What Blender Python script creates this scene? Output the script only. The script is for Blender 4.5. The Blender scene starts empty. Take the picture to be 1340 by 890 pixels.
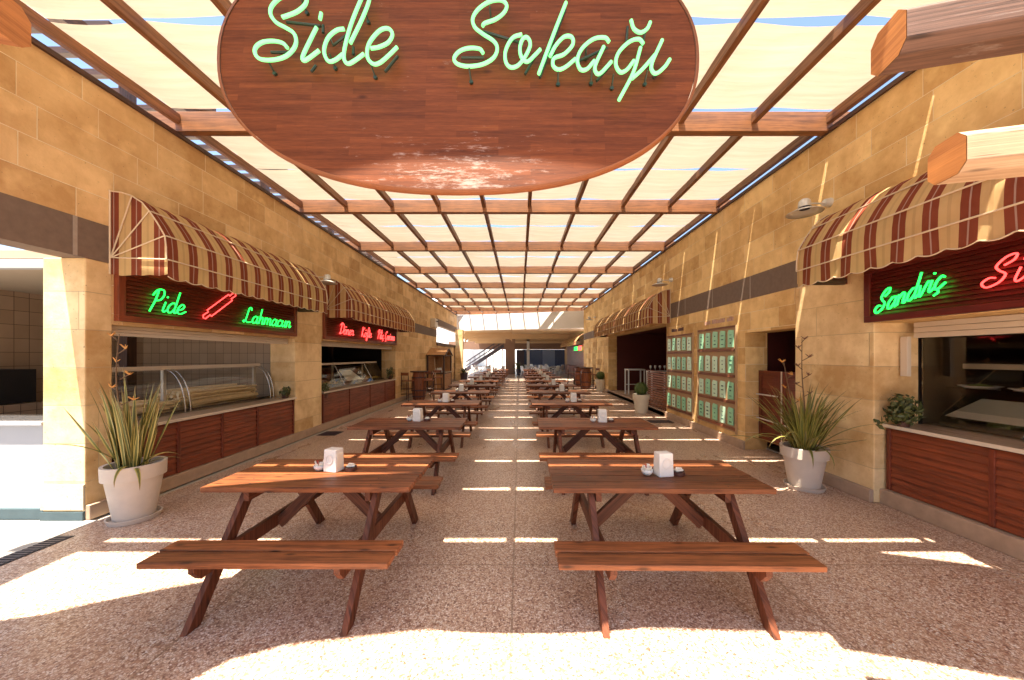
import bpy, math, random
from mathutils import Vector, Matrix
random.seed(7)
R = math.radians
S = bpy.context.scene
COL = S.collection

# ------------------------------------------------------------------ camera, sky, sun, exposure
cam_d = bpy.data.cameras.new('camera')
cam = bpy.data.objects.new('camera', cam_d); COL.objects.link(cam)
cam.location = (0, 0, 1.7); cam.rotation_euler = (R(90), 0, 0)
cam_d.sensor_width = 36; cam_d.sensor_fit = 'HORIZONTAL'
cam_d.lens = 36 * 450 / 1340
cam_d.shift_x = -10 / 1340; cam_d.shift_y = 21 / 1340
cam_d.clip_start = 0.05; cam_d.clip_end = 1000
S.camera = cam
SUN = Vector((0.135, 0.233, -1.0)).normalized()
W = bpy.data.worlds.new('World'); S.world = W; W.use_nodes = True
wn = W.node_tree; bg = wn.nodes['Background']
sky = wn.nodes.new('ShaderNodeTexSky'); sky.sky_type = 'NISHITA'; sky.sun_disc = False
sky.sun_elevation = R(74.9); sky.sun_rotation = R(210); sky.dust_density = 1.5
wn.links.new(sky.outputs[0], bg.inputs[0]); bg.inputs[1].default_value = 0.08
sl = bpy.data.lights.new('sun', 'SUN'); sl.energy = 5.0; sl.angle = R(0.5); sl.color = (1, .90, .74)
so = bpy.data.objects.new('sun', sl); COL.objects.link(so)
so.rotation_euler = SUN.to_track_quat('-Z', 'Y').to_euler(); so.location = (-3, -6, 20)
S.view_settings.view_transform = 'Standard'; S.view_settings.look = 'None'
S.view_settings.gamma = 1; S.view_settings.exposure = 2.25

# ------------------------------------------------------------------ materials
def new_mat(name):
    m = bpy.data.materials.new(name); m.use_nodes = True
    nt = m.node_tree; return m, nt, nt.nodes['Principled BSDF']
def N(nt, t, **kw):
    n = nt.nodes.new(t)
    for k, v in kw.items(): setattr(n, k, v)
    return n
def mth(nt, op, a, b=None, c=None):
    n = N(nt, 'ShaderNodeMath', operation=op)
    for i, v in enumerate((a, b, c)):
        if v is None: continue
        if isinstance(v, (int, float)): n.inputs[i].default_value = v
        else: nt.links.new(v, n.inputs[i])
    return n.outputs[0]
def mix(nt, f, a, b, mode='MIX'):
    n = N(nt, 'ShaderNodeMix', data_type='RGBA', blend_type=mode)
    for i, v in ((0, f), (6, a), (7, b)):
        if isinstance(v, (int, float)): n.inputs[i].default_value = v
        elif isinstance(v, tuple): n.inputs[i].default_value = (*v[:3], 1)
        else: nt.links.new(v, n.inputs[i])
    return n.outputs[2]
def noise(nt, vec, scale, detail=3, rough=.55):
    n = N(nt, 'ShaderNodeTexNoise'); n.inputs['Scale'].default_value = scale
    n.inputs['Detail'].default_value = detail; n.inputs['Roughness'].default_value = rough
    if vec is not None: nt.links.new(vec, n.inputs['Vector'])
    return n.outputs['Fac']
def ramp(nt, f, stops):
    n = N(nt, 'ShaderNodeValToRGB'); e = n.color_ramp.elements
    while len(e) < len(stops): e.new(.5)
    for el, (p, c) in zip(e, stops): el.position = p; el.color = (*c[:3], 1)
    nt.links.new(f, n.inputs[0]); return n.outputs[0]
def vscale(nt, vec, s):
    n = N(nt, 'ShaderNodeMapping'); n.inputs['Scale'].default_value = s
    nt.links.new(vec, n.inputs[0]); return n.outputs[0]
def bump(nt, b, h, strength, dist=.01):
    n = N(nt, 'ShaderNodeBump'); n.inputs['Strength'].default_value = strength; n.inputs['Distance'].default_value = dist
    nt.links.new(h, n.inputs['Height']); nt.links.new(n.outputs[0], b.inputs['Normal'])
def pos(nt): return N(nt, 'ShaderNodeNewGeometry').outputs['Position']
def objc(nt): return N(nt, 'ShaderNodeTexCoord').outputs['Object']
def uvc(nt): return N(nt, 'ShaderNodeTexCoord').outputs['UV']
def remap(nt, f, a, b, c, d):
    n = N(nt, 'ShaderNodeMapRange'); nt.links.new(f, n.inputs[0])
    for i, v in enumerate((a, b, c, d)): n.inputs[i + 1].default_value = v
    return n.outputs[0]

def plain(name, col, rough=.6, var=.12, scale=6, metal=0, bumps=.1, spec=.5):
    m, nt, b = new_mat(name); v = objc(nt)
    f = noise(nt, v, scale, 4)
    lo = tuple(c * (1 - var) for c in col); hi = tuple(min(1, c * (1 + var)) for c in col)
    nt.links.new(mix(nt, f, lo, hi), b.inputs['Base Color'])
    b.inputs['Roughness'].default_value = rough; b.inputs['Metallic'].default_value = metal
    b.inputs['Specular IOR Level'].default_value = spec
    if bumps: bump(nt, b, noise(nt, v, 60, 3), bumps, .003)
    return m
def wood(name, dark, light, rough=.42, grain=1.0, tint=.35, knots=True, spec=.5, wear=0):
    m, nt, b = new_mat(name); uv = uvc(nt); oi = N(nt, 'ShaderNodeObjectInfo')
    sh = N(nt, 'ShaderNodeCombineXYZ'); nt.links.new(mth(nt, 'MULTIPLY', oi.outputs['Random'], 37), sh.inputs[0])
    va = N(nt, 'ShaderNodeVectorMath', operation='ADD'); nt.links.new(uv, va.inputs[0]); nt.links.new(sh.outputs[0], va.inputs[1]); uv = va.outputs[0]
    sep = N(nt, 'ShaderNodeSeparateXYZ'); nt.links.new(uv, sep.inputs[0])
    pid = mth(nt, 'ROUND', mth(nt, 'DIVIDE', sep.outputs[1], 7.0))
    wnz = N(nt, 'ShaderNodeTexWhiteNoise', noise_dimensions='1D'); nt.links.new(pid, wnz.inputs['W'])
    g1 = noise(nt, vscale(nt, uv, (1.6 * grain, 38 * grain, 1)), 1, 6, .65)
    g2 = noise(nt, vscale(nt, uv, (7 * grain, 220 * grain, 1)), 1, 3, .6)
    f = mth(nt, 'ADD', mth(nt, 'MULTIPLY', g1, .75), mth(nt, 'MULTIPLY', g2, .35))
    c = ramp(nt, f, [(.38, dark), (.60, light), (.82, tuple(min(1, x * 1.25) for x in light))])
    tv = mth(nt, 'ADD', mth(nt, 'ADD', mth(nt, 'MULTIPLY', wnz.outputs[0], tint), mth(nt, 'MULTIPLY', oi.outputs['Random'], tint * .5)), 1 - tint * .75)
    hsv = N(nt, 'ShaderNodeHueSaturation'); nt.links.new(c, hsv.inputs['Color']); nt.links.new(tv, hsv.inputs['Value'])
    c = hsv.outputs[0]
    if knots:
        vo = N(nt, 'ShaderNodeTexVoronoi', voronoi_dimensions='2D'); nt.links.new(vscale(nt, uv, (1.9, 6.3, 1)), vo.inputs['Vector']); vo.inputs['Scale'].default_value = 1
        k = remap(nt, vo.outputs['Distance'], .03, .10, 1, 0)
        c = mix(nt, mth(nt, 'MULTIPLY', k, .75), c, tuple(x * .35 for x in dark))
    if wear:
        w = remap(nt, noise(nt, vscale(nt, uv, (1.2, 5, 1)), 2.5, 8, .7), .58, .66, 0, wear)
        c = mix(nt, w, c, (.55, .5, .48))
    st = remap(nt, noise(nt, objc(nt), 3, 5, .6), .4, .75, 0, .35)
    c = mix(nt, st, c, tuple(x * .6 for x in dark))
    nt.links.new(c, b.inputs['Base Color'])
    nt.links.new(remap(nt, g1, .3, .7, rough + .12, rough - .08), b.inputs['Roughness'])
    b.inputs['Specular IOR Level'].default_value = spec
    bump(nt, b, f, .35, .003)
    return m
def stone_blocks(name, c1, c2, mortar, axis='y', bw=.72, bh=.31, off=0.0):
    m, nt, b = new_mat(name); p = pos(nt)
    sep = N(nt, 'ShaderNodeSeparateXYZ'); nt.links.new(p, sep.inputs[0])
    nrm = N(nt, 'ShaderNodeNewGeometry'); sn = N(nt, 'ShaderNodeSeparateXYZ'); nt.links.new(nrm.outputs['Normal'], sn.inputs[0])
    ax = mth(nt, 'GREATER_THAN', mth(nt, 'ABSOLUTE', sn.outputs[0]), .5)
    u = mth(nt, 'ADD', mth(nt, 'MULTIPLY', ax, sep.outputs[1]), mth(nt, 'MULTIPLY', mth(nt, 'SUBTRACT', 1, ax), sep.outputs[0]))
    row = mth(nt, 'FLOOR', mth(nt, 'DIVIDE', sep.outputs[2], bh))
    wr = N(nt, 'ShaderNodeTexWhiteNoise', noise_dimensions='1D'); nt.links.new(row, wr.inputs['W'])
    # each course gets its own block length and start
    u2 = mth(nt, 'ADD', mth(nt, 'MULTIPLY', u, mth(nt, 'ADD', .8, mth(nt, 'MULTIPLY', wr.outputs[0], .5))), mth(nt, 'MULTIPLY', wr.outputs[0], 5.3 + off))
    cmb = N(nt, 'ShaderNodeCombineXYZ'); nt.links.new(u2, cmb.inputs[0]); nt.links.new(sep.outputs[2], cmb.inputs[1])
    br = N(nt, 'ShaderNodeTexBrick'); nt.links.new(cmb.outputs[0], br.inputs['Vector'])
    br.inputs['Scale'].default_value = 1; br.inputs['Brick Width'].default_value = bw; br.inputs['Row Height'].default_value = bh
    br.inputs['Mortar Size'].default_value = .0045; br.inputs['Mortar Smooth'].default_value = .35; br.offset = .37; br.inputs['Bias'].default_value = 0
    br.inputs['Color1'].default_value = (0, 0, 0, 1); br.inputs['Color2'].default_value = (1, 1, 1, 1); br.inputs['Mortar'].default_value = (.5, .5, .5, 1)
    tone = br.outputs['Color']
    n1 = noise(nt, p, 1.3, 6, .62); n2 = noise(nt, p, 7, 6, .6); n3 = noise(nt, vscale(nt, p, (1, 1, .35)), 2.2, 5, .6)
    f = mth(nt, 'ADD', mth(nt, 'MULTIPLY', n1, .50), mth(nt, 'ADD', mth(nt, 'MULTIPLY', n2, .30), mth(nt, 'MULTIPLY', tone, .24)))
    c = ramp(nt, f, [(.36, c1), (.64, c2)])
    st = remap(nt, n3, .52, .78, 0, .4)
    c = mix(nt, st, c, tuple(x * y for x, y in zip(c1, (.72, .55, .4))))
    bl = remap(nt, noise(nt, p, 3.1, 4, .5), .58, .75, 0, .45)
    c = mix(nt, bl, c, tuple(min(1, x * 1.3) for x in c2))
    sp = remap(nt, noise(nt, p, 38, 2, .5), .70, .74, 0, .5)
    c = mix(nt, sp, c, (.1, .055, .025))
    c = mix(nt, mth(nt, 'MULTIPLY', br.outputs['Fac'], remap(nt, noise(nt, p, 2.7, 2),   .3, .55, .5, 1)), c, mortar)
    nt.links.new(c, b.inputs['Base Color']); b.inputs['Roughness'].default_value = .82
    h = mth(nt, 'SUBTRACT', mth(nt, 'MULTIPLY', noise(nt, p, 45, 5), .5), mth(nt, 'MULTIPLY', br.outputs['Fac'], 1.0))
    bump(nt, b, h, .7, .008)
    return m

M = {}
M['picnic'] = wood('picnic_wood', (.032, .009, .004), (.215, .068, .023), .46, spec=.35, tint=.75)
M['bench'] = wood('bench_wood', (.04, .012, .005), (.255, .086, .030), .46, spec=.35, tint=.7)
M['gapshade'] = plain('plank_gap_shade', (.012, .006, .004), .95, .3, 30)  # near-black filler standing in for the shade between planks
M['leg'] = wood('leg_wood', (.035, .010, .005), (.155, .047, .020), .55, spec=.35)
M['cutend'] = wood('cut_end_wood', (.35, .13, .04), (.6, .28, .1), .6, knots=False)
M['beam'] = wood('pergola_wood', (.075, .026, .009), (.25, .10, .036), .5, knots=False)
M['louvre'] = wood('red_louvre_wood', (.07, .014, .006), (.19, .038, .016), .4, knots=False, tint=.15)
M['panelwood'] = wood('counter_wood', (.08, .018, .007), (.25, .055, .020), .42, knots=False, tint=.15)
M['darkred'] = wood('dark_red_wood', (.035, .006, .004), (.12, .016, .009), .4, knots=False, tint=.15)
M['bar'] = wood('bar_wood', (.11, .03, .012), (.32, .10, .035), .42)
M['blackwood'] = wood('dark_frame_wood', (.02, .009, .006), (.07, .028, .016), .5)
M['kioskwood'] = wood('kiosk_wood', (.28, .12, .04), (.48, .24, .09), .5, knots=False, tint=.1)
M['log'] = wood('weathered_log', (.04, .02, .014), (.15, .08, .055), .7, grain=.5, wear=.25)
M['palelog'] = wood('pale_log', (.22, .13, .07), (.42, .30, .19), .7, grain=.5)
M['logend'] = wood('log_end', (.28, .09, .02), (.55, .22, .06), .55, grain=.6, knots=False)
M['signwood'] = None
M['stoneL'] = stone_blocks('sandstone_left', (.50, .29, .11), (.80, .55, .27), (.80, .66, .42))
M['stoneR'] = stone_blocks('sandstone_right', (.54, .31, .105), (.86, .60, .27), (.80, .66, .42), off=3.1)
M['pillar'] = stone_blocks('pillar_stone', (.52, .31, .12), (.86, .64, .35), (.5, .36, .2), bw=2.0, bh=.395)
M['palestone'] = stone_blocks('pale_stone', (.4, .33, .22), (.6, .54, .42), (.5, .42, .32), bw=2.0, bh=.395)
M['plinth'] = plain('plinth_stone', (.42, .29, .2), .6, .3, 9, bumps=.2)
M['band'] = plain('grey_band_stone', (.17, .118, .088), .85, .28, 14, bumps=.5)
M['bandpatch'] = plain('band_mortar', (.34, .28, .23), .9, .2, 20, bumps=.4)
M['whitepaint'] = plain('white_paint', (.36, .37, .40), .7, .05, 3)
M['bluebase'] = plain('blue_skirting', (.05, .085, .10), .6, .25, 8)
M['cream'] = plain('cream_metal', (.62, .53, .42), .45, .05, 3)
M['whiteplastic'] = plain('white_plastic', (.78, .77, .74), .35, .04, 5, bumps=0)
M['brownplastic'] = plain('brown_ceramic', (.10, .04, .03), .3, .2, 8, bumps=0)
M['steel'] = plain('steel', (.55, .52, .48), .25, .1, 5, metal=1, bumps=0)
M['darksteel'] = plain('dark_steel', (.045, .03, .04), .45, .2, 8, bumps=0)
M['redsteel'] = plain('red_steel', (.35, .03, .025), .45, .2, 8, bumps=0)
M['lamp'] = plain('lamp_metal', (.62, .6, .55), .35, .1, 10, metal=.3, bumps=0)
M['pot'] = plain('pot_clay', (.58, .49, .41), .75, .14, 7, bumps=.3)
M['pot2'] = plain('pale_pot_clay', (.68, .60, .46), .75, .12, 7, bumps=.3)
M['soil'] = plain('soil', (.09, .05, .03), .95, .5, 40, bumps=.8)
M['ceiling'] = plain('ceiling_paint', (.42, .33, .24), .8, .08, 2)
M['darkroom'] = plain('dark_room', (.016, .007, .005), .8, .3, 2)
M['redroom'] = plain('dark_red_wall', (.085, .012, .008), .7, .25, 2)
M['worktop'] = wood('worktop', (.30, .20, .13), (.48, .36, .25), .3, knots=False, tint=.05)
M['drain'] = plain('drain_iron', (.03, .03, .035), .5, .3, 20)
M['farwhite'] = plain('far_white_wall', (.75, .74, .72), .8, .06, .8)
M['fargrey'] = plain('far_roof_grey', (.4, .4, .42), .8, .1, .8)
M['paving'] = plain('outside_paving', (.5, .46, .4), .8, .12, 2)
M['lintel'] = plain('white_lintel_paint', (.76, .73, .68), .8, .08, 1.5)
M['plaster'] = plain('tan_plaster', (.46, .30, .16), .8, .14, 1.2)
M['brownplaster'] = plain('brown_plaster', (.20, .11, .07), .8, .2, 2)
M['bread'] = plain('bread', (.80, .62, .38), .8, .25, 22)
M['paper'] = plain('paper', (.85, .80, .70), .7, .12, 9)
M['greenfood'] = plain('salad', (.16, .24, .05), .6, .5, 40)
M['redfood'] = plain('tomato', (.42, .03, .02), .4, .3, 20)
M['yellowfood'] = plain('cheese', (.62, .38, .06), .5, .2, 20)
M['bluegl'] = plain('blue_window_wall', (.045, .07, .16), .25, .25, .7, bumps=0)
M['palegl'] = plain('pale_blue_panel', (.14, .19, .32), .3, .2, 1, bumps=0)
M['wire'] = plain('black_bracket', (.015, .03, .02), .4, .1, 8, bumps=0)
M['card'] = plain('green_card', (.30, .66, .42), .35, .22, 4, bumps=0)
M['card2'] = plain('pale_green_card', (.58, .84, .64), .35, .2, 4, bumps=0)
M['cardmark'] = plain('card_print', (.03, .14, .09), .5, .2, 30, bumps=0)
M['cardtop'] = plain('card_top_print', (.55, .13, .06), .5, .2, 30, bumps=0)
M['shelfwood'] = wood('shelf_wood', (.10, .03, .015), (.24, .08, .035), .5, knots=False)
M['marks'] = plain('wall_lettering', (.10, .035, .02), .5, .2, 20, bumps=0)
M['marks2'] = plain('pale_wall_lettering', (.50, .30, .22), .5, .3, 20, bumps=0)
M['oven'] = plain('oven_black', (.012, .008, .007), .9, .3, 5)

def floor_mat():
    m, nt, b = new_mat('terrazzo'); p = pos(nt)
    v1 = N(nt, 'ShaderNodeTexVoronoi'); nt.links.new(p, v1.inputs['Vector']); v1.inputs['Scale'].default_value = 88
    ed = N(nt, 'ShaderNodeTexVoronoi', feature='DISTANCE_TO_EDGE'); nt.links.new(p, ed.inputs['Vector']); ed.inputs['Scale'].default_value = 88
    sp = N(nt, 'ShaderNodeSeparateColor'); nt.links.new(v1.outputs['Color'], sp.inputs[0])
    c = ramp(nt, sp.outputs[0], [(0, (.14, .06, .045)), (.16, (.32, .17, .12)), (.36, (.57, .38, .27)), (.7, (.72, .56, .43)), (1, (.86, .78, .70))])
    c = mix(nt, remap(nt, ed.outputs['Distance'], .03, .16, .85, 0), c, (.29, .165, .11))
    big = noise(nt, p, .9, 5, .6)
    c = mix(nt, remap(nt, big, .35, .7, 0, .28), c, (.26, .13, .07))
    wet = noise(nt, vscale(nt, p, (1.4, .5, 1)), 1.3, 5, .65)
    # expansion joints along the hall and across it
    sx = N(nt, 'ShaderNodeSeparateXYZ'); nt.links.new(p, sx.inputs[0])
    jx = mth(nt, 'ABSOLUTE', mth(nt, 'SUBTRACT', mth(nt, 'FRACT', mth(nt, 'DIVIDE', mth(nt, 'ADD', sx.outputs[0], 20.05), 2.0)), .5))
    jy = mth(nt, 'ABSOLUTE', mth(nt, 'SUBTRACT', mth(nt, 'FRACT', mth(nt, 'DIVIDE', mth(nt, 'ADD', sx.outputs[1], 20.6), 2.6)), .5))
    j = mth(nt, 'MAXIMUM', mth(nt, 'GREATER_THAN', jx, .4965), mth(nt, 'GREATER_THAN', jy, .4975))
    c = mix(nt, mth(nt, 'MULTIPLY', j, .55), c, (.17, .09, .045))
    nt.links.new(c, b.inputs['Base Color'])
    nt.links.new(remap(nt, wet, .35, .65, .24, .5), b.inputs['Roughness'])
    b.inputs['Specular IOR Level'].default_value = .55
    bump(nt, b, ed.outputs['Distance'], .12, .002)
    return m
M['floor'] = floor_mat()
def tile_mat(name, c1, c2, grout, tw, th, rough=.3):
    m, nt, b = new_mat(name); p = pos(nt)
    sep = N(nt, 'ShaderNodeSeparateXYZ'); nt.links.new(p, sep.inputs[0])
    nrm = N(nt, 'ShaderNodeNewGeometry'); sn = N(nt, 'ShaderNodeSeparateXYZ'); nt.links.new(nrm.outputs['Normal'], sn.inputs[0])
    ax = mth(nt, 'GREATER_THAN', mth(nt, 'ABSOLUTE', sn.outputs[0]), .5); az = mth(nt, 'GREATER_THAN', mth(nt, 'ABSOLUTE', sn.outputs[2]), .5)
    u = mth(nt, 'ADD', mth(nt, 'MULTIPLY', ax, sep.outputs[1]), mth(nt, 'MULTIPLY', mth(nt, 'SUBTRACT', 1, ax), sep.outputs[0]))
    w = mth(nt, 'ADD', mth(nt, 'MULTIPLY', az, sep.outputs[1]), mth(nt, 'MULTIPLY', mth(nt, 'SUBTRACT', 1, az), sep.outputs[2]))
    cmb = N(nt, 'ShaderNodeCombineXYZ'); nt.links.new(u, cmb.inputs[0]); nt.links.new(w, cmb.inputs[1])
    br = N(nt, 'ShaderNodeTexBrick'); nt.links.new(cmb.outputs[0], br.inputs['Vector']); br.offset = 0
    br.inputs['Scale'].default_value = 1; br.inputs['Brick Width'].default_value = tw; br.inputs['Row Height'].default_value = th
    br.inputs['Mortar Size'].default_value = .004; br.inputs['Mortar Smooth'].default_value = .2
    br.inputs['Color1'].default_value = (*c1, 1); br.inputs['Color2'].default_value = (*c2, 1); br.inputs['Mortar'].default_value = (*grout, 1)
    c = mix(nt, remap(nt, noise(nt, p, 3, 4), .4, .8, 0, .3), br.outputs['Color'], tuple(x * .7 for x in c1))
    nt.links.new(c, b.inputs['Base Color']); b.inputs['Roughness'].default_value = rough
    bump(nt, b, mth(nt, 'SUBTRACT', 1, br.outputs['Fac']), .3, .002)
    return m
M['walltile'] = tile_mat('wall_tile', (.36, .25, .17), (.42, .30, .21), (.07, .04, .03), .17, .22)
M['floortile'] = tile_mat('pale_floor_tile', (.30, .28, .26), (.34, .32, .30), (.2, .19, .18), .4, .4, .5)
def canvas_mat():
    m, nt, b = new_mat('roof_canvas'); p = pos(nt)
    f = noise(nt, vscale(nt, p, (.6, 9, 1)), 1.4, 6, .62); g = noise(nt, p, 1.1, 4)
    oi = N(nt, 'ShaderNodeObjectInfo')
    c = mix(nt, f, (.54, .46, .32), (.98, .91, .76)); c = mix(nt, remap(nt, g, .40, .75, 0, .5), c, (.72, .60, .42))
    c = mix(nt, mth(nt, 'MULTIPLY', oi.outputs['Random'], .22), c, (.74, .64, .48))
    d = N(nt, 'ShaderNodeBsdfDiffuse'); t = N(nt, 'ShaderNodeBsdfTranslucent'); mx = N(nt, 'ShaderNodeMixShader'); mx.inputs[0].default_value = .138
    nt.links.new(c, d.inputs[0]); nt.links.new(c, t.inputs[0])
    bn = N(nt, 'ShaderNodeBump'); bn.inputs['Strength'].default_value = .9; bn.inputs['Distance'].default_value = .03
    nt.links.new(f, bn.inputs['Height']); nt.links.new(bn.outputs[0], d.inputs['Normal']); nt.links.new(bn.outputs[0], t.inputs['Normal'])
    nt.links.new(d.outputs[0], mx.inputs[1]); nt.links.new(t.outputs[0], mx.inputs[2])
    nt.links.new(mx.outputs[0], nt.nodes['Material Output'].inputs[0]); return m
M['canvas'] = canvas_mat()
def stripe_mat():
    m, nt, b = new_mat('striped_awning_cloth'); uv = uvc(nt)
    sep = N(nt, 'ShaderNodeSeparateXYZ'); nt.links.new(uv, sep.inputs[0])
    fr = mth(nt, 'FRACT', mth(nt, 'DIVIDE', sep.outputs[0], .25))
    brown = mth(nt, 'LESS_THAN', fr, .46)
    thin = mth(nt, 'LESS_THAN', mth(nt, 'ABSOLUTE', mth(nt, 'SUBTRACT', fr, .23)), .022)
    edge = mth(nt, 'LESS_THAN', mth(nt, 'ABSOLUTE', mth(nt, 'SUBTRACT', fr, .73)), .05)
    n = noise(nt, vscale(nt, uv, (3, 3, 1)), 2, 4)
    tan = mix(nt, n, (.56, .36, .16), (.70, .48, .24)); tan = mix(nt, mth(nt, 'MULTIPLY', edge, .35), tan, (.42, .27, .12))
    br = mix(nt, n, (.20, .050, .028), (.30, .085, .048)); br = mix(nt, mth(nt, 'MULTIPLY', thin, .6), br, (.55, .42, .34))
    c = mix(nt, brown, tan, br)
    d = N(nt, 'ShaderNodeBsdfDiffuse'); t = N(nt, 'ShaderNodeBsdfTranslucent'); mx = N(nt, 'ShaderNodeMixShader'); mx.inputs[0].default_value = .3
    nt.links.new(c, d.inputs[0]); nt.links.new(c, t.inputs[0])
    bn = N(nt, 'ShaderNodeBump'); bn.inputs['Strength'].default_value = .4; bn.inputs['Distance'].default_value = .02
    nt.links.new(noise(nt, vscale(nt, uv, (4, 1.2, 1)), 2.5, 3), bn.inputs['Height']); nt.links.new(bn.outputs[0], d.inputs['Normal'])
    nt.links.new(d.outputs[0], mx.inputs[1]); nt.links.new(t.outputs[0], mx.inputs[2])
    nt.links.new(mx.outputs[0], nt.nodes['Material Output'].inputs[0]); return m
M['stripe'] = stripe_mat()
M['trim'] = plain('awning_trim', (.62, .48, .32), .7, .08, 8)
def glass_mat(name, tint=(.9, .93, .92), refl=.06):
    m, nt, b = new_mat(name)
    t = N(nt, 'ShaderNodeBsdfTransparent'); t.inputs[0].default_value = (*tint, 1)
    g = N(nt, 'ShaderNodeBsdfGlossy'); g.inputs['Roughness'].default_value = .03
    fr = N(nt, 'ShaderNodeFresnel'); fr.inputs[0].default_value = 1.45
    mx = N(nt, 'ShaderNodeMixShader'); nt.links.new(mth(nt, 'ADD', fr.outputs[0], refl - .04), mx.inputs[0])
    nt.links.new(t.outputs[0], mx.inputs[1]); nt.links.new(g.outputs[0], mx.inputs[2])
    nt.links.new(mx.outputs[0], nt.nodes['Material Output'].inputs[0]); return m
M['glass'] = glass_mat('case_glass')
M['window'] = glass_mat('window_glass', (.92, .92, .9), .02)
def neon(name, col, s):
    m, nt, b = new_mat(name); b.inputs['Base Color'].default_value = (*col, 1)
    b.inputs['Emission Color'].default_value = (*col, 1); b.inputs['Emission Strength'].default_value = s; return m
M['neonpale'] = neon('pale_green_neon', (.18, .85, .26), .31)
M['neongreen'] = neon('green_neon', (.01, .8, .06), 1.1)
M['neonred'] = neon('red_neon', (1, .05, .045), 1.0)
def sign_mat():
    m, nt, b = new_mat('oval_sign_boards'); p = objc(nt)
    sep = N(nt, 'ShaderNodeSeparateXYZ'); nt.links.new(p, sep.inputs[0])
    cmb = N(nt, 'ShaderNodeCombineXYZ'); nt.links.new(sep.outputs[0], cmb.inputs[0]); nt.links.new(sep.outputs[2], cmb.inputs[1])
    br = N(nt, 'ShaderNodeTexBrick'); nt.links.new(cmb.outputs[0], br.inputs['Vector']); br.inputs['Scale'].default_value = 1; br.offset = .43
    br.inputs['Brick Width'].default_value = .34; br.inputs['Row Height'].default_value = .031; br.inputs['Mortar Size'].default_value = .0006
    br.inputs['Color1'].default_value = (0, 0, 0, 1); br.inputs['Color2'].default_value = (1, 1, 1, 1); br.inputs['Mortar'].default_value = (.3, .3, .3, 1)
    g1 = noise(nt, vscale(nt, p, (3, 1, 60)), 1, 6, .65); g2 = noise(nt, vscale(nt, p, (20, 1, 380)), 1, 3, .6)
    f = mth(nt, 'ADD', mth(nt, 'MULTIPLY', g1, .55), mth(nt, 'ADD', mth(nt, 'MULTIPLY', g2, .3), mth(nt, 'MULTIPLY', br.outputs['Color'], .13)))
    c = ramp(nt, f, [(.27, (.045, .012, .005)), (.58, (.175, .050, .016)), (.8, (.29, .095, .026))])
    vo = N(nt, 'ShaderNodeTexVoronoi'); nt.links.new(vscale(nt, p, (3.5, .01, 8)), vo.inputs['Vector']); vo.inputs['Scale'].default_value = 1
    c = mix(nt, remap(nt, vo.outputs['Distance'], .04, .11, .8, 0), c, (.05, .014, .007))
    # varnish worn white in streaks along the boards low on the sign
    zz = remap(nt, sep.outputs[2], -.57, -.30, 1, 0)
    xx = remap(nt, mth(nt, 'ABSOLUTE', sep.outputs[0]), .1, .6, 1, 0)
    w = noise(nt, vscale(nt, p, (5, 1, 26)), 1.3, 9, .78)
    wf = remap(nt, mth(nt, 'ADD', w, mth(nt, 'MULTIPLY', mth(nt, 'MULTIPLY', zz, xx), .15)), .63, .74, 0, .42)
    c = mix(nt, mth(nt, 'MULTIPLY', wf, mth(nt, 'GREATER_THAN', xx, .01)), c, (.62, .52, .46))
    nt.links.new(c, b.inputs['Base Color']); nt.links.new(remap(nt, w, .4, .7, .48, .6), b.inputs['Roughness']); b.inputs['Specular IOR Level'].default_value = .12
    bump(nt, b, f, .25, .002); return m
M['signwood'] = sign_mat()
def blade_mat(name, g1, g2, edge):
    m, nt, b = new_mat(name); uv = uvc(nt)
    sep = N(nt, 'ShaderNodeSeparateXYZ'); nt.links.new(uv, sep.inputs[0])
    e = mth(nt, 'ABSOLUTE', mth(nt, 'SUBTRACT', mth(nt, 'FRACT', sep.outputs[0]), .5))
    c = mix(nt, noise(nt, objc(nt), 9, 3), g1, g2)
    c = mix(nt, remap(nt, e, .24, .30, 0, .9), c, edge)
    tip = remap(nt, sep.outputs[1], .8, 1.0, 0, .8); c = mix(nt, tip, c, (.25, .13, .05))
    nt.links.new(c, b.inputs['Base Color']); b.inputs['Roughness'].default_value = .45
    return m
M['flaxL'] = blade_mat('variegated_blade', (.08, .10, .02), (.17, .16, .035), (.50, .40, .12))
M['flaxR'] = blade_mat('green_blade', (.06, .085, .015), (.16, .15, .03), (.33, .28, .07))
M['stalk'] = plain('flower_stalk', (.13, .07, .03), .7, .3, 20)
M['flower'] = plain('orange_flower', (.55, .24, .05), .6, .3, 20)
M['brownflower'] = plain('brown_seed', (.16, .07, .04), .7, .3, 20)
def leaf_mat(name, a, c_):
    m, nt, b = new_mat(name); v = objc(nt)
    nt.links.new(mix(nt, noise(nt, v, 18, 2), a, c_), b.inputs['Base Color']); b.inputs['Roughness'].default_value = .5; return m
M['leaf'] = leaf_mat('topiary_leaf', (.035, .07, .012), (.12, .17, .03))
M['ivy'] = leaf_mat('ivy_leaf', (.02, .035, .008), (.11, .12, .03))

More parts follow.
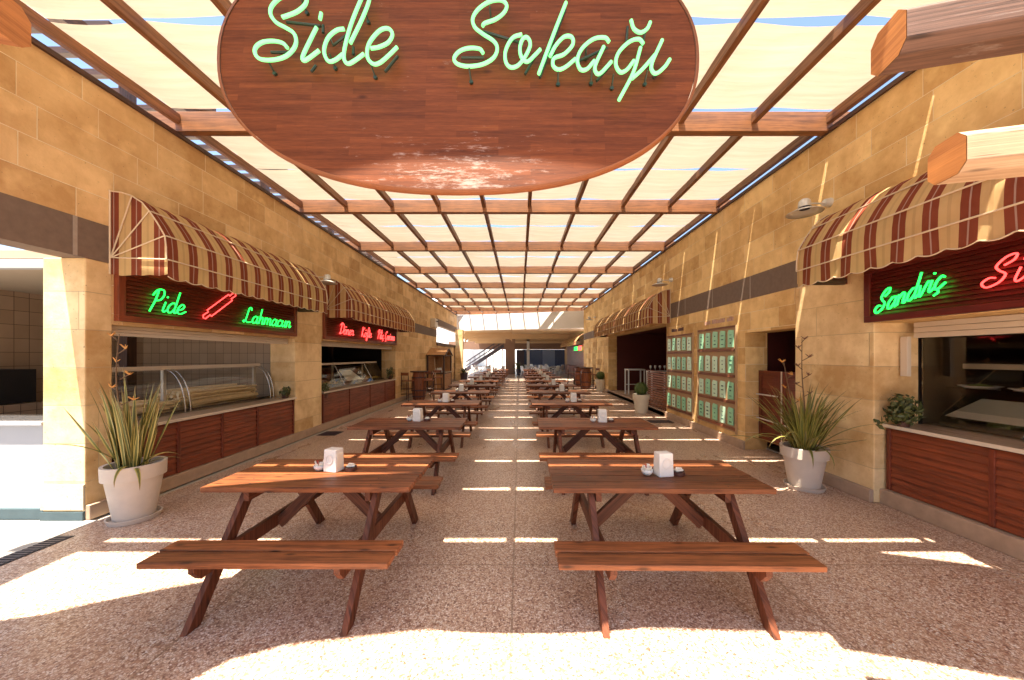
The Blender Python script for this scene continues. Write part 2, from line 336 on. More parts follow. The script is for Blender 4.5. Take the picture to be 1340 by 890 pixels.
# ------------------------------------------------------------------ mesh builder
KB = [0]
class MB:
    def __init__(s): s.v = []; s.f = []; s.uv = []; KB[0] = (KB[0] + 17) % 211; s.k = KB[0]; s.mi = []; s.cur = 0
    def face(s, pts, uvs=None):
        i = len(s.v); s.v += [tuple(p) for p in pts]; s.f.append(tuple(range(i, i + len(pts)))); s.mi.append(s.cur)
        s.uv += list(uvs) if uvs else [(0, 0)] * len(pts)
    def grid(s, P, U=None, close=False):
        i = len(s.v); n = len(P); m = len(P[0])
        for r in P: s.v += [tuple(p) for p in r]
        for a in range(n - 1):
            for b in range(m if close else m - 1):
                b2 = (b + 1) % m
                q = [(a, b), (a, b2), (a + 1, b2), (a + 1, b)]
                s.f.append(tuple(i + x * m + y for x, y in q)); s.mi.append(s.cur)
                for x, y in q:
                    s.uv.append(U[x][y] if U else (y / m, x / n))
    def hexa(s, c, L=None):
        # c: 8 corners (bottom 4 ccw, top 4 ccw); grain along the longest edge
        c = [Vector(p) for p in c]; e = [(c[1] - c[0]), (c[3] - c[0]), (c[4] - c[0])]
        l = [x.length for x in e]; g = l.index(max(l)) if L is None else L
        o = [x for x in range(3) if x != g]; s.k += 1; off = s.k * 7.0 + 0.0
        d = [x.normalized() for x in e]; ru = (s.k * 3.71) % 11
        i = len(s.v); s.v += [tuple(p) for p in c]
        for q in ((0, 3, 2, 1), (4, 5, 6, 7), (0, 1, 5, 4), (1, 2, 6, 5), (2, 3, 7, 6), (3, 0, 4, 7)):
            s.f.append(tuple(i + x for x in q)); s.mi.append(s.cur)
            for x in q:
                r = c[x] - c[0]
                s.uv.append((r.dot(d[g]) + ru, off + r.dot(d[o[0]]) + r.dot(d[o[1]])))
    def box(s, x0, x1, y0, y1, z0, z1, L=None):
        s.hexa([(x0, y0, z0), (x1, y0, z0), (x1, y1, z0), (x0, y1, z0), (x0, y0, z1), (x1, y0, z1), (x1, y1, z1), (x0, y1, z1)], L)
    def bar(s, a, b, w, h, up=(0, 0, 1)):
        a = Vector(a); b = Vector(b); d = (b - a).normalized(); up = Vector(up)
        sd = d.cross(up)
        if sd.length < 1e-4: sd = d.cross(Vector((1, 0, 0)))
        sd.normalize(); u = sd.cross(d).normalized()
        x = sd * w / 2; y = u * h / 2
        s.hexa([a - x - y, a + x - y, b + x - y, b - x - y, a - x + y, a + x + y, b + x + y, b - x + y])
    def tube(s, pts, r, n=8, cap=True, taper=None):
        pts = [Vector(p) for p in pts]; rings = []; U = []
        t0 = (pts[1] - pts[0]).normalized(); up = Vector((0, 0, 1)) if abs(t0.z) < .9 else Vector((1, 0, 0))
        x = t0.cross(up).normalized(); L = 0
        for i, p in enumerate(pts):
            t = (pts[min(i + 1, len(pts) - 1)] - pts[max(i - 1, 0)]).normalized()
            x = (x - t * x.dot(t)); x = x.normalized() if x.length > 1e-5 else t.orthogonal().normalized(); y = t.cross(x)
            rr = r if taper is None else r + (taper - r) * i / (len(pts) - 1)
            rings.append([p + (x * math.cos(2 * math.pi * k / n) + y * math.sin(2 * math.pi * k / n)) * rr for k in range(n)])
            if i: L += (p - pts[i - 1]).length
            U.append([(L, k / n * .1) for k in range(n)])
        s.grid(rings, U, True)
        if cap: s.face(list(reversed(rings[0]))); s.face(rings[-1])
    def lathe(s, prof, c=(0, 0, 0), n=28):
        P = [[(c[0] + r * math.cos(2 * math.pi * k / n), c[1] + r * math.sin(2 * math.pi * k / n), c[2] + z) for k in range(n)] for r, z in prof]
        s.grid(P, None, True)
    def disc(s, c, r, n=28):
        s.face([(c[0] + r * math.cos(2 * math.pi * k / n), c[1] + r * math.sin(2 * math.pi * k / n), c[2]) for k in range(n)])
    def prism(s, poly, a, b):
        # poly: list of 3D points; a->b: extrusion vector from poly
        v = Vector(b) - Vector(a); A = [Vector(p) for p in poly]; B = [p + v for p in A]
        s.face(A, [(p.x, p.y) for p in A]); s.face(list(reversed(B)), [(p.x, p.y) for p in reversed(B)])
        for i in range(len(A)):
            j = (i + 1) % len(A); s.face([A[j], A[i], B[i], B[j]], [(i, 0), (i + 1, 0), (i + 1, .1), (i, .1)])
    def build(s, name, mat, parent=None, smooth=False, bevel=0, world=True, solid=0):
        me = bpy.data.meshes.new(name)
        off = Vector((0, 0, 0)); p = parent
        while world and p is not None: off += p.location; p = p.parent
        me.from_pydata([tuple(Vector(v) - off) for v in s.v], [], s.f)
        for m in (mat if isinstance(mat, (list, tuple)) else [mat]): me.materials.append(m)
        ul = me.uv_layers.new(name='UVMap')
        flat = [c for uv in s.uv for c in uv]; ul.data.foreach_set('uv', flat)
        me.polygons.foreach_set('material_index', s.mi)
        if smooth: me.polygons.foreach_set('use_smooth', [True] * len(me.polygons))
        me.update(); o = bpy.data.objects.new(name, me); COL.objects.link(o)
        if parent is not None: o.parent = parent
        if solid:
            md = o.modifiers.new('solid', 'SOLIDIFY'); md.thickness = solid; md.offset = 0
        if bevel:
            md = o.modifiers.new('bevel', 'BEVEL'); md.width = bevel; md.segments = 2; md.limit_method = 'ANGLE'; md.harden_normals = False
        return o
def tag(o, label=None, cat=None, group=None, kind=None):
    if label: o['label'] = label
    if cat: o['category'] = cat
    if group: o['group'] = group
    if kind: o['kind'] = kind
    return o
def thing(name, label, cat, loc=(0, 0, 0), group=None, rz=0):
    o = bpy.data.objects.new(name, None); COL.objects.link(o); o.location = loc; o.rotation_euler.z = rz
    o.empty_display_size = .1
    return tag(o, label, cat, group)
def struct(o): o['kind'] = 'structure'; return o
def one(name, mat, *boxes, parent=None, bevel=0, L=None):
    m = MB()
    for b in boxes: m.box(*b, L=L)
    return m.build(name, mat, parent, bevel=bevel)
def dup(root, loc, label, rz=None, sx=None):
    r = root.copy(); COL.objects.link(r); r.location = loc
    if rz is not None: r.rotation_euler.z = rz
    if sx is not None: r.scale = sx
    r['label'] = label
    for ch in list(root.children):
        c = ch.copy(); COL.objects.link(c); c.parent = r
        for g in list(ch.children):
            d = g.copy(); COL.objects.link(d); d.parent = c
    return r
ORD = ['first', 'second', 'third', 'fourth', 'fifth', 'sixth', 'seventh', 'eighth', 'ninth', 'tenth', 'eleventh', 'twelfth']
def catmull(pts, n=6, closed=False):
    P = [Vector(p) for p in pts]; out = []
    if closed: P = [P[-1]] + P + [P[0], P[1]]
    else: P = [P[0] * 2 - P[1]] + P + [P[-1] * 2 - P[-2]]
    for i in range(1, len(P) - 2):
        a, b, c, d = P[i - 1:i + 3]
        for k in range(n):
            t = k / n
            out.append(.5 * ((2 * b) + (c - a) * t + (2 * a - 5 * b + 4 * c - d) * t * t + (3 * b - a - 3 * c + d) * t ** 3))
    out.append(P[-2]); return out

XL, XR = -4.5, 4.1
# ------------------------------------------------------------------ ground
m = MB(); m.box(-400, 400, -60, 700, -.3, -.02); struct(m.build('ground', M['paving']))
m = MB(); m.box(-4.36, 4.7, -6, 24.5, -.018, 0); struct(m.build('floor', M['floor']))
m = MB(); m.box(-9.5, -4.36, -6, 3.56, -.018, .001); struct(m.build('passage_floor', M['floortile']))
m = MB(); m.box(-8, 9, 24.5, 46, -.018, .002); struct(m.build('hall_floor', plain('far_floor_tile', (.40, .33, .27), .3, .15, 1.5)))

# ------------------------------------------------------------------ stone walls
wl = thing('stone_wall', 'long golden sandstone wall with a grey band, along the left of the hall, holding the two shops', 'wall', (XL, 10, 0))
m = MB()
TL = 4.58
m.box(-4.75, XL, -5, 18.6, 3.12, TL)
m.box(-4.75, XL, -5, -1, 0, 2.72)
m.box(-5.0, XL, 3.80, 6.89, 2.05, 2.72)
m.box(-5.0, XL, 7.82, 12.46, 2.05, 2.72)
m.box(-5.0, XL, 12.46, 18.6, 0, 2.72)
m.box(-4.75, XL, 18.6, 24.6, 3.75, TL)
m.box(-4.75, XL, 18.6, 24.6, 0, 2.28)
m.build('masonry', M['stoneL'], wl)
m = MB(); m.box(-4.94, XL, 3.56, 3.80, 0, 2.72); m.box(-5.0, XL, 6.89, 7.82, 0, 2.72)
m.build('pillar', M['pillar'], wl, bevel=.012)
m = MB(); m.box(-4.75, XL + .004, -5, 18.6, 2.72, 3.12); m.build('stone_band', M['band'], wl)
m = MB(); m.box(-4.75, XL + .004, 18.6, 24.6, 3.4, 3.75); m.build('lintel', M['band'], wl)
m = MB()
for y in (2.93, 3.46): m.box(XL - .01, XL + .007, y, y + .035, 2.72, 3.12)
m.build('mortar_joint', M['bandpatch'], wl)
m = MB(); m.box(-4.8, XL + .035, -5, 24.6, TL, TL + .05); m.build('coping', M['blackwood'], wl)
m = MB(); m.box(XL, XL + .05, 3.56, 24.4, 0, .155); m.box(-5, XL, 3.9, 6.85, 0, .155); m.box(-5, XL, 7.86, 12.4, 0, .155)
m.build('plinth', M['plinth'], wl, bevel=.008)
m = MB(); m.box(-4.9, XL + .05, 18.6, 24.4, 2.28, 2.45); m.build('sill', M['blackwood'], wl)
m = MB(); m.box(-4.94, XL, 3.545, 3.56, .11, .37); m.build('base_stone', M['palestone'], wl)
m = MB(); m.box(-4.94, XL, 3.54, 3.56, 0, .09); m.build('skirting', M['bluebase'], wl)

wr = thing('stone_wall', 'long golden sandstone wall with a grey band, along the right of the hall, holding the sandwich shop and menu boards', 'wall', (XR, 10, 0))
m = MB(); TR = 4.65
m.box(XR, 4.4, -5, 22, 3.12, TR)
m.box(XR, 4.62, -5, -1.2, 0, 2.72)
m.box(XR, 4.64, -1.2, 3.98, 2.08, 2.72)
m.box(XR, 4.5, 5.12, 6.25, 2.12, 2.72)
m.box(XR, 4.5, 6.25, 9.6, 0, 2.72)
m.box(XR, 4.6, 9.6, 15.9, 2.62, 2.72)
m.box(XR, 4.5, 15.9, 22, 0, 2.72)
m.build('masonry', M['stoneR'], wr)
m = MB(); m.box(XR, 4.62, 3.98, 5.12, 0, 2.72); m.build('pillar', M['pillar'], wr, bevel=.012)
m = MB(); m.box(XR - .004, 4.4, -5, 22, 2.72, 3.12); m.build('stone_band', M['band'], wr)
m = MB()
for y in (4.9, 6.1, 7.3, 8.5): m.box(XR - .006, XR, y, y + .02, 2.72, 3.12)
m.build('mortar_joint', M['bandpatch'], wr)
m = MB(); m.box(XR - .035, 4.45, -5, 22, TR, TR + .05); m.build('coping', M['blackwood'], wr)
m = MB()
for a, b in ((3.98, 5.12), (6.25, 22)): m.box(XR - .05, XR, a, b, 0, .155)
m.box(4.16, 4.6, -2, 3.978, 0, .17); m.box(XR - .05, 8, 9.62, 15.88, .0, .12)
m.build('plinth', M['plinth'], wr, bevel=.008)

# ------------------------------------------------------------------ shop rooms
def room(name, label, cat, x0, x1, y0, y1, zt, wallm, ceilm, floorm, faces, lid=0):
    t = thing(name, label, cat, ((x0 + x1) / 2, (y0 + y1) / 2, 0)); w = MB(); T = .06
    if 'x-' in faces: w.box(x0 - T, x0, y0 - T, y1 + T, 0, zt + .013)
    if 'x+' in faces: w.box(x1, x1 + T, y0 - T, y1 + T, 0, zt + .013)
    if 'y-' in faces: w.box(x0, x1, y0 - T, y0, 0, zt + .013)
    if 'y+' in faces: w.box(x0, x1, y1, y1 + T, 0, zt + .013)
    w.build('wall', wallm, t)
    one('ceiling', ceilm, (x0 - T - (lid if lid > 0 and x0 > 0 else 0), x1 + (T if 'x+' in faces else 0) + (lid if x1 < 0 else 0), y0 - T, y1 + T, zt + .013, zt + .1), parent=t)
    one('floor', floorm, (x0, x1, y0, y1, .004, .03), parent=t)
    return t
rm = room('shop_room', 'tiled kitchen room behind the flatbread shop counter on the left', 'room', -8, -4.98, 3.66, 7.3, 2.71, M['walltile'], M['ceiling'], M['floortile'], ('x-', 'y+'), lid=.22)
m = MB(); m.box(-7.995, -5, 7.18, 7.30, 2.62, 2.7); m.build('cornice', M['cream'], rm)
m = MB(); m.box(-8, -4.94, 3.60, 3.66, 0, .98); m.build('half_wall', M['whitepaint'], rm)
m = MB(); m.box(-8, -4.94, 3.57, 3.60, 0, .11); m.build('skirting', M['bluebase'], rm)
m = MB(); m.box(-8, -4.94, 3.55, 3.75, .98, 1.02); m.build('ledge', M['whitepaint'], rm, bevel=.005)
m = MB(); m.box(-8, -4.94, 3.58, 3.64, 1.021, 1.08); m.build('glass_rail', M['steel'], rm)
m = MB(); m.box(-8, -4.94, 3.58, 3.66, 2.62, 2.71); m.build('head_rail', M['fargrey'], rm)
ov = thing('oven', 'black mouth of a masonry oven set in the tiled wall at the far left', 'oven', (-7.6, 5.0, .03))
one('hood', M['oven'], (-7.99, -7.45, 4.55, 5.30, 1.0, 1.5), parent=ov)
one('base', M['walltile'], (-7.99, -7.4, 4.5, 5.36, .031, .99), parent=ov)
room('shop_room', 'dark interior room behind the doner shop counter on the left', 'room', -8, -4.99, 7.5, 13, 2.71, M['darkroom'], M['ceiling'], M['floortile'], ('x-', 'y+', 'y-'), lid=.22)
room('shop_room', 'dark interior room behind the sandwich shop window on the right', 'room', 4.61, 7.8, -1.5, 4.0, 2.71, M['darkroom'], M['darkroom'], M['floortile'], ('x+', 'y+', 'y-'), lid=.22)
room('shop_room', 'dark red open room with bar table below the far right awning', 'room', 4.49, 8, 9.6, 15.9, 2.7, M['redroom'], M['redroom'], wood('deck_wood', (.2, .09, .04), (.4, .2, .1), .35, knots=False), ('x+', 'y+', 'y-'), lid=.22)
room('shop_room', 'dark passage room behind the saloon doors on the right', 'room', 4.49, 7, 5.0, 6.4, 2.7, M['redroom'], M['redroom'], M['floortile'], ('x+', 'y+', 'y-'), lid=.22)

# ------------------------------------------------------------------ pergola and canvas roof
BY = [1.95, 4.58, 7.13, 9.70, 12.35, 15.0, 17.62, 20.2, 22.6, 24.57]
RX = [-4.50, -3.58, -2.63, -1.67, -.735, .20, 1.17, 2.12, 3.08, 4.07]
pg = thing('pergola', 'brown timber pergola of crossing beams and rafters roofing the whole hall', 'pergola', (0, 13, 4.6))
for y in BY:
    m = MB(); m.box(-5.1, 4.6, y - .055, y + .055, 4.66, 4.92); o = m.build('beam', M['beam'], pg, bevel=.006)
for x in RX:
    m = MB()
    for a, b in zip(BY[:-1], BY[1:]): m.box(x - .035, x + .035, a + .058, b - .058, 4.76, 4.88)
    m.build('rafter', M['beam'], pg, bevel=.004)
m = MB()
for y in BY[:-1]:
    for x in (-4.72, 4.25): m.box(x - .05, x + .05, y - .05, y + .05, 4.63 if x < 0 else 4.70, 4.66 if x < 0 else 4.701)
def cloth(y0, y1, idx, far_gap, near_gap, na=.036):
    m = MB(); P = []; nx = 72; ny = 8; U = []
    rr = random.Random(idx)
    ph = [rr.uniform(0, 6) for _ in range(4)]
    for j in range(ny + 1):
        row = []; ur = []
        for i in range(nx + 1):
            x = RX[0] + (RX[-1] - RX[0]) * i / nx
            g = (x - RX[0]) / .955
            # attached on rafters 1,3,5,7,9; pulled in between them
            a = abs(math.sin(math.pi * (g - 1) / 2)) ** 1.3 if g > 1 else abs(math.sin(math.pi * (g - 1))) * .4
            jit = .018 * math.sin(2.3 * x + ph[0]) + .012 * math.sin(5.1 * x + ph[1])
            t = j / ny
            ya = y0 + near_gap + na * a + jit * (.4 if na > .02 else .1); yb = y1 - far_gap - .036 * a + jit * .4
            y = ya + (yb - ya) * t
            sag = abs(math.sin(math.pi * g)) ** .8
            z = 4.895 - .05 * sag * (.4 + .6 * math.sin(math.pi * t)) + .008 * math.sin(9 * y + ph[2] + x) + .006 * math.sin(4 * x + ph[3])
            row.append((x, y, z)); ur.append((x, y))
        P.append(row); U.append(ur)
    m.grid(P, U)
    return m.build('canvas_shade', M['canvas'], None, smooth=True)
k = 0
for i in range(len(BY) - 2):
    a, b = BY[i], BY[i + 1]; mid = (a + b) / 2
    for (p, q, fg, ng, na) in ((a + .056, mid, .012, .004, .008), (mid, b - .05, .095, .012, .036)):
        o = cloth(p, q, k, fg, .055 if k == 0 else ng, na); k += 1
        half = 'near' if p < mid - .1 else 'far'
        tag(o, 'cream canvas shade strip of the %s roof bay from the front, its %s half' % (ORD[i], half), 'canvas shade', 'cream canvas shades stretched over the rafters')
# added unseen sail, outline cut so its shadow falls across the front floor
fl = [(-4.5, 1.2), (-3.9, 1.75), (-3.26, 2.16), (-3.03, 2.33), (-2.67, 2.49), (-2.15, 2.68), (-1.2, 2.93), (-.4, 3.02), (0, 3.06), (1.5, 3.08), (2.9, 3.05), (3.05, 3.0), (3.72, 2.80), (4.3, 2.55), (4.8, 2.3),
      (4.8, 1.2), (3.6, 1.66), (2.81, 1.93), (2.07, 2.10), (.93, 2.14), (.3, 2.165), (-.2, 2.16), (-.7, 2.12), (-1.37, 2.02), (-1.62, 1.92), (-1.76, 1.75), (-1.85, 1.3), (-1.9, .5), (-1.9, -1.2), (-4.5, -1.2)]
m = MB(); H = 4.9
pl = [(x - .135 * H, y - .233 * H, H) for x, y in fl]
m.face(pl, [(p[0], p[1]) for p in pl])
o = m.build('shadow_blocker', M['canvas'], None, solid=.012)
tag(o, 'added out-of-view cream sheet over the hall entrance, blocking sun to cast the floor shadow', 'shade sail')

# ------------------------------------------------------------------ lettering
def px_strokes(strokes, ox, oy, sc):
    return [[((x / sc + ox), (y / sc + oy)) for x, y in s] for s in strokes]
SIDE = px_strokes([
 [(325,440),(290,405),(220,390),(140,400),(90,440),(90,490),(130,525),(220,530),(310,505),(370,450),(390,390),(370,330),(310,290),(240,250),(200,190),(210,130),(270,70),(350,38),(420,35),(465,70),(455,120),(400,170),(330,200),(285,215)],
 [(540,290),(500,370),(440,500),(445,535),(480,520),(560,460)], [(574,183),(570,205),(565,228)],
 [(745,300),(690,310),(630,360),(600,430),(600,490),(630,540),(680,530),(735,487)],
 [(790,405),(870,240),(922,110),(928,50),(903,22),(877,60),(800,250),(757,400),(742,490),(750,540),(778,558),(830,530),(890,485)],
 [(940,445),(1000,435),(1070,400),(1100,340),(1070,298),(1010,310),(945,380),(915,450),(920,520),(960,560),(1010,550),(1080,490),(1135,435)]], 330, 0, 5.826)
SOK = px_strokes([
 [(225,345),(205,322),(150,318),(100,335),(72,370),(85,400),(140,415),(220,405),(280,370),(300,320),(280,280),(220,240),(180,205),(170,160),(200,110),(260,70),(320,62),(350,90),(335,130),(290,165),(235,185),(222,200)],
 [(430,245),(380,265),(345,330),(345,390),(370,420),(410,410),(450,360),(475,300),(460,262),(435,270),(420,320),(430,370),(460,390),(500,355),(528,325)],
 [(665,75),(600,240),(520,455)], [(580,362),(610,305),(655,258),(695,260),(700,300),(655,350),(602,372),(596,410),(622,432),(660,420),(715,375)],
 [(893,285),(870,262),(810,270),(750,320),(725,380),(740,430),(775,430),(815,385)], [(865,310),(820,410),(825,450),(850,450),(905,390)],
 [(1075,295),(1050,270),(1000,285),(945,340),(928,400),(950,445),(985,435),(1025,385)], [(1060,315),(1020,450),(945,595)], [(1015,480),(1070,430),(1135,355)],
 [(1010,170),(1025,215),(1060,235),(1095,215),(1112,180)], [(1175,275),(1120,400),(1125,445),(1150,450),(1190,415),(1215,378)]], 580, 0, 4.1875)
LET = {
 'a': (1.0, [[(.75,.9),(.4,1),(.1,.6),(.15,.1),(.45,0),(.75,.4)], [(.78,1),(.75,.2),(.9,0),(1.1,.25)]]),
 'c': (.85, [[(.75,.8),(.45,1),(.12,.6),(.15,.1),(.5,0),(.95,.3)]]),
 'ç': (.95, [[(.75,.8),(.45,1),(.12,.6),(.15,.1),(.5,0),(.95,.3)], [(.45,-.1),(.55,-.35),(.25,-.5)]]),
 'd': (1.0, [[(.75,.9),(.4,1),(.1,.6),(.15,.1),(.45,0),(.75,.4)], [(.8,2.2),(.77,1),(.75,.2),(.9,0),(1.1,.25)]]),
 'e': (.85, [[(0,.3),(.5,.5),(.65,.8),(.4,1),(.1,.6),(.15,.1),(.5,0),(.95,.3)]]),
 'f': (.7, [[(.75,1.9),(.55,2.2),(.35,1.6),(.28,0),(.2,-.8),(.02,-.5),(.25,0),(.75,.3)]]),
 'h': (.95, [[(.2,2.2),(.15,0)], [(.15,.5),(.45,1),(.65,.8),(.65,.1),(.8,0),(1.0,.25)]]),
 'i': (.5, [[(.2,1),(.15,.2),(.3,0),(.55,.25)], [(.24,1.45),(.24,1.6)]]),
 'k': (.85, [[(.2,2.2),(.15,0)], [(.15,.4),(.5,1),(.65,.75),(.2,.5),(.6,0),(.9,.2)]]),
 'l': (.5, [[(0,.3),(.4,1.6),(.35,2.2),(.15,1.8),(.15,.2),(.35,0),(.6,.3)]]),
 'm': (1.3, [[(.05,1),(.1,0)], [(.1,.6),(.35,1),(.55,.8),(.55,0)], [(.55,.6),(.8,1),(1.0,.8),(1.0,.1),(1.15,0),(1.35,.25)]]),
 'n': (.9, [[(.05,1),(.1,0)], [(.1,.6),(.4,1),(.62,.8),(.62,.1),(.78,0),(.95,.25)]]),
 'ö': (.95, [[(.5,1),(.15,.75),(.1,.2),(.4,0),(.7,.3),(.65,.85),(.45,.98),(.75,.8),(1.0,.85)], [(.3,1.4),(.3,1.55)], [(.65,1.4),(.65,1.55)]]),
 'r': (.75, [[(.05,.8),(.2,1.05),(.3,.8),(.5,.9),(.5,.1),(.65,0),(.8,.25)]]),
 't': (.5, [[(.25,1.8),(.2,.2),(.4,0),(.6,.25)], [(0,1.2),(.5,1.25)]]),
 'u': (.9, [[(.1,1),(.1,.2),(.3,0),(.6,.4)], [(.65,1),(.6,.2),(.75,0),(.95,.25)]]),
 'v': (.85, [[(.05,1),(.2,.1),(.35,0),(.7,1),(.9,.9)]]),
 'P': (1.15, [[(.15,-.1),(.35,1),(.4,2.1)], [(0,1.5),(.3,2.1),(.8,2.15),(1.0,1.7),(.8,1.15),(.35,1.0)]]),
 'L': (1.15, [[(.78,1.75),(.62,2.15),(.38,2.0),(.30,1.2),(.22,.35),(.02,.0),(-.08,.18),(.2,.22),(.6,0),(1.1,.12)]]),
 'D': (1.3, [[(.45,2),(.25,0)], [(0,1.7),(.5,2.15),(1.2,1.6),(1.1,.5),(.25,0),(0,.2)]]),
 'K': (1.2, [[(.3,2.1),(.15,0)], [(1.0,2.0),(.25,1.0),(.9,0),(1.2,.2)]]),
 'Ç': (1.15, [[(1.1,1.7),(.8,2.1),(.2,1.4),(.15,.4),(.6,0),(1.15,.3)], [(.55,-.1),(.65,-.35),(.35,-.5)]]),
 'S': (1.3, [[(.55,.65),(.25,.75),(0,.45),(.3,.05),(.8,.25),(.95,.75),(.6,1.15),(.4,1.55),(.7,2.05),(1.1,2.1),(1.1,1.7),(.75,1.45)]]),
 ' ': (.7, [])}
def neon_word(text, parent, mat, org, ux, uz, nrm, xh, r=.008, width=None, slant=.3, label=None):
    # org: baseline start; ux: along the line; uz: up; nrm: out of the board
    adv = sum(LET[c][0] for c in text); kx = xh if width is None else width / adv
    org = Vector(org); ux = Vector(ux); uz = Vector(uz); nrm = Vector(nrm); m = MB(); x = 0
    for c in text:
        a, st = LET[c]
        for s in st:
            pts = [(p[0] + x, p[1], 0) for p in s]
            pts = catmull(pts, 4) if len(pts) > 2 else [Vector(p) for p in pts]
            m.tube([org + ux * (p.x * kx + slant * p.y * xh) + uz * (p.y * xh) + nrm * (.035) for p in pts], r, 6)
        x += a
    o = m.build('neon_word', mat, parent, smooth=True)
    if label: o['label'] = label
    L = kx * adv
    for f in (.1, .5, .88):
        b = MB(); p = org + ux * (L * f); b.tube([p, p + nrm * .035], .005, 5); b.build('bracket', M['wire'], parent)
    return o

# ------------------------------------------------------------------ oval sign
YS = 1.54
def sp(px, py, off=0):
    # the sign leans back a little: its plane is Y = YS + .13 (z - 2.45)
    q = (466 - py) / 450; y = (YS + .13 * (1.7 - 2.45)) / (1 - .13 * q)
    return ((px - 680) * y / 450, y - off, 1.7 + q * y)
cx, _, cz = sp(599.5, 77)
os_ = thing('oval_sign', 'large oval varnished wood sign with pale green neon script hanging over the entrance', 'sign', (cx, YS, cz))
ra, rb = 311 * YS / 450, 171 * YS / 450
m = MB(); n = 96
P = [[(cx, YS, cz)] * n]
def ov_pt(a, k, y):
    c, s_ = math.cos(a), math.sin(a); e = 2 / 2.25
    return sp(599.5 + 311 * k * abs(c) ** e * (1 if c > 0 else -1), 77 - 171 * k * abs(s_) ** e * (1 if s_ > 0 else -1), YS - y)
ang = [2 * math.pi * i / n for i in range(n)]
m.face([ov_pt(a, 1, YS) for a in ang]); m.face([ov_pt(-a, 1, YS + .04) for a in ang])
m.grid([[ov_pt(a, 1, YS) for a in ang], [ov_pt(a, 1, YS + .04) for a in ang]], None, True)
m.build('board', M['signwood'], os_)
m = MB(); m.grid([[ov_pt(a, 1.001, YS - .004) for a in ang], [ov_pt(a, 1.014, YS - .002) for a in ang], [ov_pt(a, 1.014, YS + .042) for a in ang]], None, True)
m.build('edging', wood('sign_edging', (.10, .03, .01), (.26, .09, .03), .5, knots=False), os_, smooth=True)
for nm, strokes in (('Side', SIDE), ('Sokağı', SOK)):
    m = MB()
    for s in strokes: m.tube([sp(p.x, p.y, .052) for p in catmull([(x, y, 0) for x, y in s], 6)], .0080, 10)
    m.build('neon_word', M['neonpale'], os_, smooth=True)['label'] = 'pale green neon script reading %s' % nm
# returns painted black behind the letters, and standoffs
m = MB()
for seg in ([(380,36),(424,41)], [(386,75),(360,75)], [(427,40),(427,50)], [(418,92),(412,100)], [(434,52),(440,66),(458,52)], [(523,80),(507,100)], [(466,68),(466,78)],
            [(633,48),(682,63)], [(605,82),(634,82)], [(700,80),(687,103)], [(752,88),(793,69)], [(797,92),(779,112)], [(819,42),(817,66)], [(843,43),(838,66)], [(868,92),(852,108)], [(702,20),(713,62),(706,108)]):
    if seg[0] == (702, 20): seg = [(739, 20), (724, 60), (706, 108)]
    m = MB(); m.tube([sp(x, y, .026) for x, y in seg], .0062, 6); m.build('black_return', M['wire'], os_, smooth=True)
m = MB()
for x, y in ((361, 93), (403, 14), (483, 26), (440, 86), (492, 98), (643, 25), (617, 104), (730, 107), (766, 73), (773, 106), (800, 112), (843, 107), (723, 66)):
    m = MB(); a = sp(x, y + 5, 0); b = sp(x - 1, y - 3, .052); m.tube([a, b], .004, 6)
    m.tube([a, (a[0], a[1] - .012, a[2])], .009, 8); m.build('standoff', M['wire'], os_)
for dx in (-.7, .7): m = MB(); m.tube([(cx + dx, YS + .22, cz + rb * .70), (cx + dx, YS + .22, 4.9)], .008, 6); m.build('hanger_rod', M['steel'], os_)

# ------------------------------------------------------------------ log ends
def log(label, end, d, size, L, mat):
    t = thing('log_beam', label, 'log beam', end, 'rough timber logs poking in at the entrance')
    d = Vector(d).normalized(); end = Vector(end); up = Vector((0, 0, 1)); sd = up.cross(d).normalized()
    h = size / 2; c = h * .42
    prof = [(-h, -h + c), (-h + c, -h), (h - c, -h), (h, -h + c), (h, h - c), (h - c, h), (-h + c, h), (-h, h - c)]
    m = MB(); rings = []; U = []
    for k in range(8):
        s = L * k / 7; j = .004 * math.sin(k * 2.1)
        rings.append([end + d * s + sd * (x + j) + up * (y + j) for x, y in prof]); U.append([(s, i * .09) for i in range(8)])
    m.grid(rings, U, True); m.build('log', mat, t, bevel=.004)
    m = MB(); m.face([end - d * .002 + sd * x + up * y for x, y in reversed(prof)], [(x, y) for x, y in reversed(prof)]); m.build('cut_end', M['logend'], t)
log('upper weathered octagonal log beam end at the top right', (1.50, 1.40, 2.97), (4.1, -1, 0.0), .18, 2.6, M['log'])
log('lower pale sunlit log beam end in front of the right striped awning', (1.49, 1.20, 2.385), (4.1, -1.0, 0), .14, 2.6, M['palelog'])
log('orange brown log beam end at the top left corner', (-2.46, 1.65, 3.33), (-4.1, -1, 0), .2, 2.6, M['logend'])

